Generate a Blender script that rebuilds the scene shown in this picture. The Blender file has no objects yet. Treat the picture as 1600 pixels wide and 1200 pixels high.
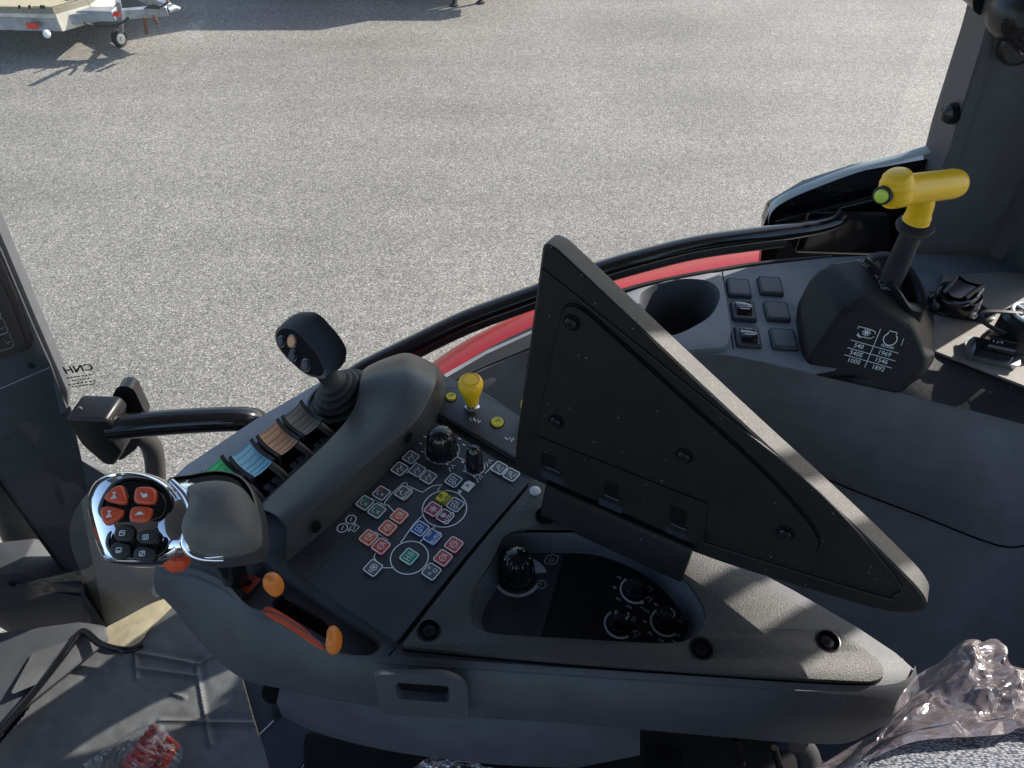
import bpy, bmesh, math, random
from mathutils import Vector as V, Matrix, noise
from mathutils.geometry import tessellate_polygon
from mathutils.bvhtree import BVHTree
random.seed(4)
sc = bpy.context.scene
COL = sc.collection
# ---------------------------------------------------------------- camera
CZ = 2.9          # camera height above the yard
AZ = 2.4          # height of the armrest top
F = 1142.0
TH = math.radians(45)
CAM = V((0, 0, CZ))
cd = bpy.data.cameras.new('camera'); cam = bpy.data.objects.new('camera', cd); COL.objects.link(cam)
cam.location = CAM; cam.rotation_euler = (math.radians(90) - TH, 0, 0)
cd.sensor_width = 36; cd.lens = 36 * F / 1600; cd.clip_end = 500; cd.clip_start = 0.02
sc.camera = cam
# ---------------------------------------------------------------- light
SAZ, SEL = math.radians(30), math.radians(31)
S = V((math.cos(SAZ) * math.cos(SEL), math.sin(SAZ) * math.cos(SEL), math.sin(SEL)))
w = bpy.data.worlds.new('World'); sc.world = w; w.use_nodes = True
nt = w.node_tree
sky = nt.nodes.new('ShaderNodeTexSky'); sky.sky_type = 'NISHITA'; sky.sun_disc = False
sky.sun_elevation = SEL; sky.sun_rotation = math.radians(90) - SAZ
nt.links.new(sky.outputs[0], nt.nodes['Background'].inputs[0])
nt.nodes['Background'].inputs[1].default_value = 0.14
sl = bpy.data.lights.new('sun', 'SUN'); sl.energy = 5.0; sl.angle = math.radians(0.5); sl.color = (1, 0.93, 0.84)
so = bpy.data.objects.new('sun', sl); COL.objects.link(so); so.location = (20, 10, 15)
so.rotation_euler = S.to_track_quat('Z', 'Y').to_euler()
sc.view_settings.view_transform = 'Standard'; sc.view_settings.look = 'None'
sc.view_settings.exposure = 0.8; sc.view_settings.gamma = 1
sc.cycles.max_bounces = 8; sc.cycles.transparent_max_bounces = 16
# ---------------------------------------------------------------- pixel helpers (photograph pixels -> points on real planes)
RT, UPV, FW = V((1, 0, 0)), V((0, math.sin(TH), math.cos(TH))), V((0, math.cos(TH), -math.sin(TH)))
def ray(x, y): return (x - 800) * RT + (600 - y) * UPV + F * FW
def U(x, y, h=0.0):                     # on the horizontal plane h above the armrest top
    d = ray(x, y); return CAM + d * ((AZ + h - CZ) / d.z)
def G(x, y, z=0.0):                     # on the horizontal plane z above the yard
    d = ray(x, y); return CAM + d * ((z - CZ) / d.z)
def UY(x, y, Y):                        # on the upright plane at distance Y
    d = ray(x, y); return CAM + d * (Y / d.y)
def UX(x, y, X):
    d = ray(x, y); return CAM + d * (X / d.x)
def PLN(x, y, p, n):
    d = ray(x, y); return CAM + d * ((p - CAM).dot(n) / d.dot(n))
def cat(pts, n=6, closed=False):        # Catmull-Rom through points
    P = [V(p) for p in pts]; N = len(P); out = []
    for i in range(N if closed else N - 1):
        a = P[(i - 1) % N] if closed or i else P[0]
        b, c = P[i], P[(i + 1) % N]
        d = P[(i + 2) % N] if closed or i + 2 < N else P[-1]
        for k in range(n):
            t = k / n
            out.append(0.5 * ((2 * b) + (c - a) * t + (2 * a - 5 * b + 4 * c - d) * t * t + (3 * b - a - 3 * c + d) * t ** 3))
    if not closed: out.append(P[-1])
    return out
def rnd(pts, r, n=4, rs=None):          # round the corners of a closed polygon
    P = [V(p) for p in pts]; out = []
    for i, b in enumerate(P):
        a, c = P[i - 1], P[(i + 1) % len(P)]
        rr = rs[i] if rs else r
        u, v = (a - b), (c - b)
        k1 = min(rr, u.length * .49); k2 = min(rr, v.length * .49)
        p0, p2 = b + u.normalized() * k1, b + v.normalized() * k2
        for k in range(n + 1):
            t = k / n; out.append(p0 * (1 - t) ** 2 + b * 2 * t * (1 - t) + p2 * t * t)
    return out
def px(pts, h=0.0): return [U(p[0], p[1], p[2] if len(p) > 2 else h) for p in pts]
# ---------------------------------------------------------------- mesh builder
WL = {}
MATS = {}
class MB:
    def __init__(s): s.v = []; s.f = []; s.m = []
    def add(s, vs, fs, m=0):
        o = len(s.v); s.v += [V(p) for p in vs]
        for f in fs: s.f.append([i + o for i in f]); s.m.append(m)
        return s
    def prism(s, top, vec, m=0, mt=None):
        vec = V(vec); n = len(top)
        s.add(list(top) + [p + vec for p in top], [[(i + 1) % n, i, i + n, (i + 1) % n + n] for i in range(n)] + [[n + i for i in range(n)]], m)
        s.add(top, [list(range(n))], m if mt is None else mt); return s
    def plate(s, outer, holes, vec, m=0, floor=False):
        vec = V(vec); loops = [outer] + holes; tri = tessellate_polygon([[V((p.x, p.y, p.z)) for p in l] for l in loops])
        allv = [p for l in loops for p in l]; N = len(allv)
        fs = [list(t) for t in tri] + [[i + N for i in t] for t in tri]; o = 0
        for l in loops:
            k = len(l); fs += [[o + (i + 1) % k, o + i, o + i + N, o + (i + 1) % k + N] for i in range(k)]; o += k
        return s.add(allv + [p + vec for p in allv], fs, m)
    def box(s, c, u, v, w, m=0):        # centre, three half axes
        c, u, v, w = V(c), V(u), V(v), V(w)
        vs = [c + u * a + v * b + w * d for d in (-1, 1) for a, b in ((-1, -1), (1, -1), (1, 1), (-1, 1))]
        return s.add(vs, [[3, 2, 1, 0], [4, 5, 6, 7], [0, 1, 5, 4], [1, 2, 6, 5], [2, 3, 7, 6], [3, 0, 4, 7]], m)
    def grid(s, rows, m=0, cu=False, cv=False):
        R, Cn = len(rows), len(rows[0]); fs = []
        for i in range(R if cv else R - 1):
            for j in range(Cn if cu else Cn - 1):
                a, b = i, (i + 1) % R; c, d = j, (j + 1) % Cn
                fs.append([a * Cn + c, a * Cn + d, b * Cn + d, b * Cn + c])
        return s.add([p for r in rows for p in r], fs, m)
    def tube(s, path, r, m=0, n=12, caps=True, flat=1.0):
        P = [V(p) for p in path]; rows = []; ref = None
        for i, p in enumerate(P):
            t = (P[min(i + 1, len(P) - 1)] - P[max(i - 1, 0)]).normalized()
            if ref is None: ref = t.cross(V((0, 0, 1)) if abs(t.z) < .9 else V((1, 0, 0))).normalized()
            ref = (ref - t * ref.dot(t)).normalized(); b = t.cross(ref)
            q = r[i] if isinstance(r, (list, tuple)) else r
            rows.append([p + (ref * math.cos(a) + b * math.sin(a) * flat) * q for a in [2 * math.pi * k / n for k in range(n)]])
        s.grid(rows, m, cu=True)
        if caps: s.add(rows[0], [list(range(n))[::-1]], m); s.add(rows[-1], [list(range(n))], m)
        return s
    def lathe(s, o, ax, prof, m=0, n=32, rip=0, ripn=0, u=None, sx=1.0):
        o = V(o); ax = V(ax).normalized()
        u = V(u) if u is not None else ax.cross(V((0, 1, 0)) if abs(ax.y) < .9 else V((1, 0, 0)))
        u = (u - ax * u.dot(ax)).normalized(); b = ax.cross(u)
        rows = []
        for r, h in prof:
            rows.append([o + ax * h + (u * math.cos(a) * sx + b * math.sin(a)) * (r - (rip * r if ripn and math.cos(a * ripn) < 0 else 0)) for a in [2 * math.pi * k / n for k in range(n)]])
        s.grid(rows, m, cu=True)
        s.add(rows[0], [list(range(n))], m); s.add(rows[-1], [list(range(n))], m)
        return s
    def pillow(s, out, nrm, dome, m=0, base=0.0, k=6, pw=1.0, flat=0.0):
        nrm = V(nrm).normalized(); c = sum(out, V()) / len(out); rows = []
        if base: rows.append([p - nrm * base for p in out])
        for i in range(k):
            t = (math.pi / 2) * i / k; sc_ = flat + (1 - flat) * math.cos(t) ** pw
            rows.append([c + (p - c) * sc_ + nrm * dome * math.sin(t) for p in out])
        s.grid(rows, m, cu=True); n = len(out)
        if flat > 0: s.add([c + (p - c) * flat + nrm * dome for p in out], [list(range(n))], m)
        else:
            s.add(rows[-1] + [c + nrm * dome], [[i, (i + 1) % n, n] for i in range(n)], m)
        s.add(rows[0], [list(range(n))[::-1]], m)
        return s
    def rib(s, pts, wd, n, m=0, closed=False, th=0.0):   # flat printed line
        P = [V(p) for p in pts]; N = len(P); L = []; Rr = []
        n = V(n).normalized()
        for i in range(N):
            a = P[i - 1] if (i or closed) else P[i]; b = P[(i + 1) % N] if (i < N - 1 or closed) else P[i]
            t = (b - a).normalized(); q = n.cross(t) * wd / 2
            L.append(P[i] + q); Rr.append(P[i] - q)
        fs = [[i, (i + 1) % N, (i + 1) % N + N, i + N] for i in range(N if closed else N - 1)]
        return s.add(L + Rr, fs, m)
    def text(s, st, o, u, v, size, m=0, mirror=False, al='CENTER', bold=0.0):
        cu = bpy.data.curves.new('t', 'FONT'); cu.body = st; cu.size = 1; cu.align_x = al; cu.align_y = 'CENTER'; cu.resolution_u = 2
        cu.offset = bold
        ob = bpy.data.objects.new('t', cu); COL.objects.link(ob)
        me = bpy.data.meshes.new_from_object(ob.evaluated_get(bpy.context.evaluated_depsgraph_get()))
        u = V(u).normalized() * size; v = V(v).normalized() * size; o = V(o)
        if mirror: u = -u
        s.add([o + u * q.co.x + v * q.co.y for q in me.vertices], [list(p.vertices) for p in me.polygons], m)
        bpy.data.objects.remove(ob); bpy.data.curves.remove(cu); bpy.data.meshes.remove(me)
        return s
    def hull(s, pts, m=0):
        bm = bmesh.new()
        for p in pts: bm.verts.new(p)
        bmesh.ops.convex_hull(bm, input=bm.verts[:])
        bmesh.ops.dissolve_limit(bm, angle_limit=math.radians(6), verts=bm.verts[:], edges=bm.edges[:])
        bm.verts.ensure_lookup_table(); bm.verts.index_update()
        s.add([q.co.copy() for q in bm.verts], [[q.index for q in f.verts] for f in bm.faces], m); bm.free(); return s
    def bvh(s): return BVHTree.FromPolygons([tuple(p) for p in s.v], s.f)
    def build(s, name, mats, parent=None, bev=0, seg=2, sub=0, ang=38, norm=True, label=None, weld=False):
        if isinstance(mats, str): mats = [mats]
        xs = [p.x for p in s.v]; ys = [p.y for p in s.v]; zs = [p.z for p in s.v]
        c = V(((min(xs) + max(xs)) / 2, (min(ys) + max(ys)) / 2, min(zs)))
        me = bpy.data.meshes.new(name)
        me.from_pydata([tuple(p - c) for p in s.v], [], s.f)
        for i in mats: me.materials.append(MATS[i])
        for p, m in zip(me.polygons, s.m): p.material_index = m
        bm = bmesh.new(); bm.from_mesh(me)
        if weld or sub: bmesh.ops.remove_doubles(bm, verts=bm.verts[:], dist=1e-5)
        if norm: bmesh.ops.recalc_face_normals(bm, faces=bm.faces[:])
        if bev:
            bmesh.ops.remove_doubles(bm, verts=bm.verts[:], dist=1e-5)
            es = [e for e in bm.edges if len(e.link_faces) == 2 and e.calc_face_angle(0) > math.radians(ang)]
            try: bmesh.ops.bevel(bm, geom=es, offset=bev, segments=seg, affect='EDGES', clamp_overlap=True, profile=.5)
            except Exception as ex: print('bevel', name, ex)
        bm.to_mesh(me); bm.free()
        me.polygons.foreach_set('use_smooth', [True] * len(me.polygons))
        if not sub: me.set_sharp_from_angle(angle=math.radians(ang))
        o = bpy.data.objects.new(name, me); COL.objects.link(o)
        if sub:
            md = o.modifiers.new('subdivision', 'SUBSURF'); md.levels = sub; md.render_levels = sub
        WL[o] = c
        if parent: o.parent = parent; o.location = c - WL[parent]
        else: o.location = c
        if label: o['label'] = label
        return o
def tag(o, label=None, cat_=None, group=None, kind=None):
    if label: o['label'] = label
    if cat_: o['category'] = cat_
    if group: o['group'] = group
    if kind: o['kind'] = kind
    return o
def thing(name, loc, label, cat_, group=None):
    o = bpy.data.objects.new(name, None); COL.objects.link(o); o.location = loc; o.empty_display_size = .05; WL[o] = V(loc)
    return tag(o, label, cat_, group)
def copy_part(o, parent, offset):
    c = o.copy(); COL.objects.link(c); c.parent = parent; c.location = o.location + V(offset); WL[c] = WL[o] + V(offset); return c
# ---------------------------------------------------------------- materials
def mat(name, col, rough=.5, spec=.5, metal=0, grain=0, gsc=1500, mott=0, msc=30, coat=0, trans=0, sheen=0, col2=None, dust=.45):
    m = bpy.data.materials.new(name); m.use_nodes = True; MATS[name] = m
    n = m.node_tree; b = n.nodes['Principled BSDF']
    b.inputs['Base Color'].default_value = (*col, 1); b.inputs['Roughness'].default_value = rough
    b.inputs['Specular IOR Level'].default_value = spec; b.inputs['Metallic'].default_value = metal
    b.inputs['Coat Weight'].default_value = coat; b.inputs['Coat Roughness'].default_value = .08
    tc = n.nodes.new('ShaderNodeTexCoord')
    if grain:
        t = n.nodes.new('ShaderNodeTexNoise'); t.inputs['Scale'].default_value = gsc; t.inputs['Detail'].default_value = 2
        bp = n.nodes.new('ShaderNodeBump'); bp.inputs['Strength'].default_value = grain; bp.inputs['Distance'].default_value = .0006
        n.links.new(tc.outputs['Object'], t.inputs[0]); n.links.new(t.outputs[0], bp.inputs['Height']); n.links.new(bp.outputs[0], b.inputs['Normal'])
    if mott:                                     # dust and wear: uneven colour and gloss
        t = n.nodes.new('ShaderNodeTexNoise'); t.inputs['Scale'].default_value = msc; t.inputs['Detail'].default_value = 6; t.inputs['Roughness'].default_value = .65
        n.links.new(tc.outputs['Object'], t.inputs[0])
        mx = n.nodes.new('ShaderNodeMix'); mx.data_type = 'RGBA'
        c2 = col2 or tuple(min(1, c * (1 + mott) + .01 * mott) for c in col)
        mx.inputs[6].default_value = (*[c * (1 - mott * .5) for c in col], 1); mx.inputs[7].default_value = (*c2, 1)
        mr = n.nodes.new('ShaderNodeMapRange'); mr.inputs[1].default_value = .3; mr.inputs[2].default_value = .7
        n.links.new(t.outputs[0], mr.inputs[0]); n.links.new(mr.outputs[0], mx.inputs[0]); n.links.new(mx.outputs[2], b.inputs['Base Color'])
        m2 = n.nodes.new('ShaderNodeMapRange'); m2.inputs[1].default_value = .3; m2.inputs[2].default_value = .7
        m2.inputs[3].default_value = rough * .88; m2.inputs[4].default_value = min(1, rough * 1.12)
        n.links.new(t.outputs[0], m2.inputs[0]); n.links.new(m2.outputs[0], b.inputs['Roughness'])
    if mott and not metal and dust:                # sparse pale dust specks lying on the surface
        vv = n.nodes.new('ShaderNodeTexVoronoi'); vv.inputs['Scale'].default_value = 210; n.links.new(tc.outputs['Object'], vv.inputs['Vector'])
        a = n.nodes.new('ShaderNodeMath'); a.operation = 'LESS_THAN'; a.inputs[1].default_value = .13; n.links.new(vv.outputs['Distance'], a.inputs[0])
        sp = n.nodes.new('ShaderNodeSeparateColor'); n.links.new(vv.outputs['Color'], sp.inputs[0])
        g_ = n.nodes.new('ShaderNodeMath'); g_.operation = 'GREATER_THAN'; g_.inputs[1].default_value = .90; n.links.new(sp.outputs[0], g_.inputs[0])
        mm = n.nodes.new('ShaderNodeMath'); mm.operation = 'MULTIPLY'; n.links.new(a.outputs[0], mm.inputs[0]); n.links.new(g_.outputs[0], mm.inputs[1])
        m3 = n.nodes.new('ShaderNodeMath'); m3.operation = 'MULTIPLY'; m3.inputs[1].default_value = dust; n.links.new(mm.outputs[0], m3.inputs[0])
        mz = n.nodes.new('ShaderNodeMix'); mz.data_type = 'RGBA'; mz.inputs[7].default_value = (.32, .31, .29, 1)
        n.links.new(m3.outputs[0], mz.inputs[0]); n.links.new(mx.outputs[2], mz.inputs[6]); n.links.new(mz.outputs[2], b.inputs['Base Color'])
    if sheen: b.inputs['Sheen Weight'].default_value = sheen
    return m
mat('body_grey', (.066, .070, .080), .52, .5, grain=.5, mott=.2)
mat('trim_grey', (.165, .168, .180), .6, .45, grain=.55, mott=.2); mat('peach', (.80, .36, .16), .35)
mat('sill_grey', (.165, .175, .195), .5, .5, grain=.5, mott=.2)
mat('side_grey', (.080, .083, .094), .6, .45, grain=.55, mott=.2)
mat('cowl_grey', (.055, .054, .053), .38, .5, grain=.25, mott=.12)
mat('plate_black', (.058, .056, .054), .5, .5, grain=.9, gsc=1300, mott=.15)
mat('keypad_black', (.040, .043, .050), .42, .5, grain=.15, mott=.25, msc=18)
mat('lid_black', (.009, .009, .010), .5, .35, grain=.5, gsc=1400, mott=.15)
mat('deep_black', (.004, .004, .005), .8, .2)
mat('gloss_black', (.008, .008, .010), .14, .5, coat=.3)
mat('satin_black', (.012, .012, .014), .33, .5, grain=.15)
mat('rubber', (.034, .034, .036), .55, .4, grain=.3, mott=.3)
mat('palm_rubber', (.13, .127, .12), .5, .4, grain=.6, gsc=1600, mott=.25, msc=45)
mat('chrome', (.82, .83, .85), .05, .5, metal=1)
mat('steel', (.55, .56, .58), .25, .5, metal=1, mott=.2)
mat('screw', (.035, .035, .04), .3, .5, metal=.6)
mat('white_print', (.86, .88, .90), .5, .3)
mat('grey_print', (.55, .57, .59), .5, .3)
mat('key_grey', (.11, .125, .13), .45); mat('key_green', (.03, .30, .19), .45); mat('key_sage', (.10, .16, .145), .45)
mat('key_orange', (.80, .17, .055), .45); mat('key_red', (.66, .09, .065), .45); mat('key_pink', (.40, .045, .07), .45)
mat('key_maroon', (.15, .025, .045), .45); mat('key_blue', (.02, .11, .36), .45); mat('key_yellow', (.80, .70, .04), .45); mat('key_slate', (.055, .085, .12), .45)
mat('lever_green', (.10, .80, .30), .4, mott=.1); mat('lever_blue', (.34, .72, .97), .4, mott=.1); mat('lever_brown', (.74, .42, .24), .4, mott=.15); mat('lever_grey', (.26, .24, .20), .4, mott=.15)
mat('groove', (.01, .01, .012), .7)
mat('orange_plastic', (.85, .25, .04), .35, .5, grain=.15, mott=.08); mat('button_orange', (.72, .10, .035), .38, .5, grain=.2)
mat('orange_stripe', (.72, .12, .045), .45); mat('label_red', (.55, .06, .03), .4)
mat('rim_light', (.30, .33, .38), .5, grain=.5, mott=.2); mat('trim_lit', (.28, .28, .26), .6, grain=.5, mott=.2)
mat('yellow_plastic', (.95, .56, .012), .38, .5, grain=.15, mott=.06); mat('lime', (.62, .78, .10), .3)
mat('navy', (.022, .027, .045), .45, .5, grain=.3)
mat('red_paint', (.27, .006, .007), .4, .4, coat=.1, mott=.15, msc=60)
mat('mat_grey', (.105, .108, .112), .6, .4, grain=.5, gsc=300, mott=.5, msc=9)
mat('tan_card', (.40, .35, .24), .7, .2, mott=.25, msc=60)
mat('beige_panel', (.22, .20, .18), .6, .4, grain=.7, gsc=1300, mott=.1)
mat('silver_trim', (.50, .56, .58), .35, .5)
mat('tyre', (.03, .03, .03), .8, .3, mott=.4); mat('alu', (.5, .52, .54), .4, .5, metal=.8, mott=.3, msc=8)
mat('cream', (.58, .55, .46), .6, .3, mott=.25, msc=6); mat('galv', (.30, .33, .36), .45, .5, metal=.5, mott=.4, msc=10)
mat('lamp_red', (.7, .05, .03), .25); mat('dull_brown', (.12, .06, .035), .6)
mat('screen', (.006, .007, .009), .12, .5)
mat('packet_red', (.62, .035, .02), .5, .4, mott=.2, msc=60)
# glass: clear pane, faint mirror, real two-sided sheet
def film(name, tint, rough, gain, base_gloss, milk=0.0, milkcol=(1, 1, 1)):
    m = bpy.data.materials.new(name); m.use_nodes = True; MATS[name] = m; n = m.node_tree; n.nodes.clear()
    out = n.nodes.new('ShaderNodeOutputMaterial'); tr = n.nodes.new('ShaderNodeBsdfTransparent'); tr.inputs[0].default_value = (*tint, 1)
    gl = n.nodes.new('ShaderNodeBsdfGlossy'); gl.inputs['Roughness'].default_value = rough
    fr = n.nodes.new('ShaderNodeFresnel'); fr.inputs[0].default_value = 1.5
    mm = n.nodes.new('ShaderNodeMath'); mm.operation = 'MULTIPLY_ADD'; mm.inputs[1].default_value = gain; mm.inputs[2].default_value = base_gloss; mm.use_clamp = True
    mx = n.nodes.new('ShaderNodeMixShader'); n.links.new(fr.outputs[0], mm.inputs[0]); n.links.new(mm.outputs[0], mx.inputs[0])
    src = tr
    if milk:
        df = n.nodes.new('ShaderNodeBsdfDiffuse'); df.inputs[0].default_value = (*milkcol, 1)
        tl = n.nodes.new('ShaderNodeBsdfTranslucent'); tl.inputs[0].default_value = (*milkcol, 1)
        ad = n.nodes.new('ShaderNodeMixShader'); ad.inputs[0].default_value = .4; n.links.new(df.outputs[0], ad.inputs[1]); n.links.new(tl.outputs[0], ad.inputs[2])
        m2 = n.nodes.new('ShaderNodeMixShader'); m2.inputs[0].default_value = milk; n.links.new(tr.outputs[0], m2.inputs[1]); n.links.new(ad.outputs[0], m2.inputs[2]); src = m2
    n.links.new(src.outputs[0], mx.inputs[1]); n.links.new(gl.outputs[0], mx.inputs[2]); n.links.new(mx.outputs[0], out.inputs[0])
    return m
def creases(m, sc_, dist):           # crumpled film: straight-sided facets in the surface relief
    n = m.node_tree; tc = n.nodes.new('ShaderNodeTexCoord'); nz = n.nodes.new('ShaderNodeTexNoise'); nz.inputs['Scale'].default_value = 9
    mp = n.nodes.new('ShaderNodeMix'); mp.data_type = 'RGBA'; mp.inputs[0].default_value = .12
    n.links.new(tc.outputs['Object'], nz.inputs[0]); n.links.new(tc.outputs['Object'], mp.inputs[6]); n.links.new(nz.outputs['Color'], mp.inputs[7])
    bs = None
    for k, s_ in enumerate((1, 2.7)):
        v = n.nodes.new('ShaderNodeTexVoronoi'); v.feature = 'DISTANCE_TO_EDGE'; v.inputs['Scale'].default_value = sc_ * s_; n.links.new(mp.outputs[2], v.inputs['Vector'])
        bp = n.nodes.new('ShaderNodeBump'); bp.inputs['Strength'].default_value = .28; bp.inputs['Distance'].default_value = dist / s_; n.links.new(v.outputs['Distance'], bp.inputs['Height'])
        if bs: n.links.new(bs.outputs[0], bp.inputs['Normal'])
        bs = bp
    for q in n.nodes:
        if q.type in ('BSDF_GLOSSY', 'BSDF_DIFFUSE'): n.links.new(bs.outputs[0], q.inputs['Normal'])
film('pane', (.95, .965, .955), .01, .9, 0, .012, (.8, .8, .8))
film('wrap', (.99, .94, .955), .12, 1.3, .03, .17, (1.0, .84, .89))
film('bag', (.97, .98, .98), .10, 1.6, .03, .05, (.9, .95, .95))
creases(MATS['wrap'], 20, .022); creases(MATS['bag'], 40, .010)
# asphalt
m = bpy.data.materials.new('asphalt'); m.use_nodes = True; MATS['asphalt'] = m; n = m.node_tree; b = n.nodes['Principled BSDF']
tc = n.nodes.new('ShaderNodeTexCoord')
def vor(sc_):
    t = n.nodes.new('ShaderNodeTexVoronoi'); t.inputs['Scale'].default_value = sc_; n.links.new(tc.outputs['Object'], t.inputs['Vector']); return t
def noi(sc_, d=4, r=.6):
    t = n.nodes.new('ShaderNodeTexNoise'); t.inputs['Scale'].default_value = sc_; t.inputs['Detail'].default_value = d; t.inputs['Roughness'].default_value = r; n.links.new(tc.outputs['Object'], t.inputs[0]); return t
v1 = vor(138); sep = n.nodes.new('ShaderNodeSeparateColor'); n.links.new(v1.outputs['Color'], sep.inputs[0])
cr = n.nodes.new('ShaderNodeValToRGB'); el = cr.color_ramp.elements
el[0].position = 0; el[0].color = (.085, .083, .080, 1); el[1].position = 1; el[1].color = (.50, .47, .42, 1)
for p, c in ((.3, (.165, .160, .150)), (.65, (.235, .229, .215)), (.88, (.30, .292, .275))):
    e = cr.color_ramp.elements.new(p); e.color = (c[0] * 1.07, c[1] * 1.03, c[2] * .97, 1)
n.links.new(sep.outputs[0], cr.inputs[0])
big = noi(.45, 5, .6); r2 = n.nodes.new('ShaderNodeMapRange'); r2.inputs[1].default_value = .3; r2.inputs[2].default_value = .7; r2.inputs[3].default_value = .82; r2.inputs[4].default_value = 1.14
n.links.new(big.outputs[0], r2.inputs[0])
trk = n.nodes.new('ShaderNodeMapping'); trk.inputs['Scale'].default_value = (.35, 2.2, 1); trk.inputs['Rotation'].default_value = (0, 0, .25); n.links.new(tc.outputs['Object'], trk.inputs[0])
tn_ = n.nodes.new('ShaderNodeTexNoise'); tn_.inputs['Scale'].default_value = .9; tn_.inputs['Detail'].default_value = 4; n.links.new(trk.outputs[0], tn_.inputs[0])
rt = n.nodes.new('ShaderNodeMapRange'); rt.inputs[1].default_value = .35; rt.inputs[2].default_value = .65; rt.inputs[3].default_value = .92; rt.inputs[4].default_value = 1.07; n.links.new(tn_.outputs[0], rt.inputs[0])
mid = noi(14, 3, .7); r3 = n.nodes.new('ShaderNodeMapRange'); r3.inputs[1].default_value = .3; r3.inputs[2].default_value = .7; r3.inputs[3].default_value = .88; r3.inputs[4].default_value = 1.12
n.links.new(mid.outputs[0], r3.inputs[0])
ml = n.nodes.new('ShaderNodeMath'); ml.operation = 'MULTIPLY'; m0 = n.nodes.new('ShaderNodeMath'); m0.operation = 'MULTIPLY'; n.links.new(r2.outputs[0], m0.inputs[0]); n.links.new(rt.outputs[0], m0.inputs[1]); n.links.new(m0.outputs[0], ml.inputs[0]); n.links.new(r3.outputs[0], ml.inputs[1])
mx = n.nodes.new('ShaderNodeMix'); mx.data_type = 'RGBA'; mx.blend_type = 'MULTIPLY'; mx.inputs[0].default_value = 1
n.links.new(cr.outputs[0], mx.inputs[6]); n.links.new(ml.outputs[0], mx.inputs[7]); n.links.new(mx.outputs[2], b.inputs['Base Color'])
b.inputs['Roughness'].default_value = .75
bp = n.nodes.new('ShaderNodeBump'); bp.inputs['Strength'].default_value = .45; bp.inputs['Distance'].default_value = .006
n.links.new(v1.outputs['Distance'], bp.inputs['Height']); bp.invert = True; n.links.new(bp.outputs[0], b.inputs['Normal'])
# woven seat cloth
m = mat('seat_cloth', (.16, .18, .22), .85, .2); n = m.node_tree; b = n.nodes['Principled BSDF']; tc = n.nodes.new('ShaderNodeTexCoord')
mp = n.nodes.new('ShaderNodeMapping'); mp.inputs['Scale'].default_value = (420, 1050, 1050); n.links.new(tc.outputs['Object'], mp.inputs[0])
t = n.nodes.new('ShaderNodeTexVoronoi'); t.inputs['Scale'].default_value = 1; n.links.new(mp.outputs[0], t.inputs['Vector'])
cr = n.nodes.new('ShaderNodeValToRGB'); cr.color_ramp.elements[0].color = (.42, .43, .46, 1); cr.color_ramp.elements[0].position = .15; cr.color_ramp.elements[1].color = (.075, .085, .11, 1); cr.color_ramp.elements[1].position = .75
n.links.new(t.outputs['Distance'], cr.inputs[0]); n.links.new(cr.outputs[0], b.inputs['Base Color'])
bp = n.nodes.new('ShaderNodeBump'); bp.inputs['Strength'].default_value = .6; bp.inputs['Distance'].default_value = .001; bp.invert = True
n.links.new(t.outputs['Distance'], bp.inputs['Height']); n.links.new(bp.outputs[0], b.inputs['Normal'])
ZU = V((0, 0, 1))
# ================================================================ ARMREST CONSOLE
arm = thing('armrest_console', U(700, 900, -.2), 'dark grey armrest console with printed keypad, chrome drive lever, joystick and raised black lid', 'control console')
e1 = (U(832, 750) - U(620, 1005)).normalized(); e2 = ZU.cross(e1)
# --- side body
Tp = [(242, 890), (300, 897), (350, 920), (388, 957), (432, 969), (480, 999), (535, 1031), (606, 1035), (700, 1041), (900, 1055), (1100, 1068), (1250, 1078), (1370, 1082), (1418, 1072), (1432, 1050)]
Bp = [(258, 932), (300, 988), (345, 1036), (385, 1063), (435, 1075), (500, 1088), (560, 1098), (640, 1112), (740, 1121), (900, 1131), (1100, 1149), (1250, 1161), (1335, 1158), (1385, 1115), (1428, 1062)]
r0 = cat([U(a, b, -.004) for a, b in Tp], 4); r3 = cat([U(a, b, -.078) for a, b in Bp], 4)
r1 = [a.lerp(b, .10) + V((0, -.004, 0)) for a, b in zip(r0, r3)]; r2 = [a.lerp(b, .5) + V((0, -.009, 0)) for a, b in zip(r0, r3)]
r1b = [a.lerp(b, .22) + V((0, -.009, -.002)) for a, b in zip(r0, r3)]
rin = [p + V((0, .004, .002)) for p in r0]
r4 = [p + V((0, .02, -.004)) for p in r3]
sb = MB().grid([rin, r0, r1, r1b, r2, r3, r4], 0)
# thin moulding seam down from the plate corner
sm = [U(616, 1012, .0005), U(607, 1022, -.002), U(604, 1035, -.004)]
body = sb.build('side_body', 'body_grey', arm, ang=60)
# --- lower shell under the body (bulges out toward the floor)
lt = cat([U(a, b, -.082) for a, b in [(437, 1076), (500, 1089), (600, 1106), (740, 1121), (900, 1132), (1000, 1140)]], 4)
lm = cat([U(a, b, -.12) for a, b in [(432, 1098), (485, 1120), (580, 1145), (720, 1165), (880, 1175), (1000, 1180)]], 4)
lb = cat([U(a, b, -.16) for a, b in [(440, 1117), (490, 1142), (560, 1163), (650, 1180), (780, 1195), (900, 1200)]], 4)
lc = [p + V((0, .06, -.02)) for p in lb]; lt0 = [p + V((0, .03, .01)) for p in lt]
MB().grid([lt0, lt, lm, lb, lc], 0).build('lower_shell', 'side_grey', arm, ang=60)
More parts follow.
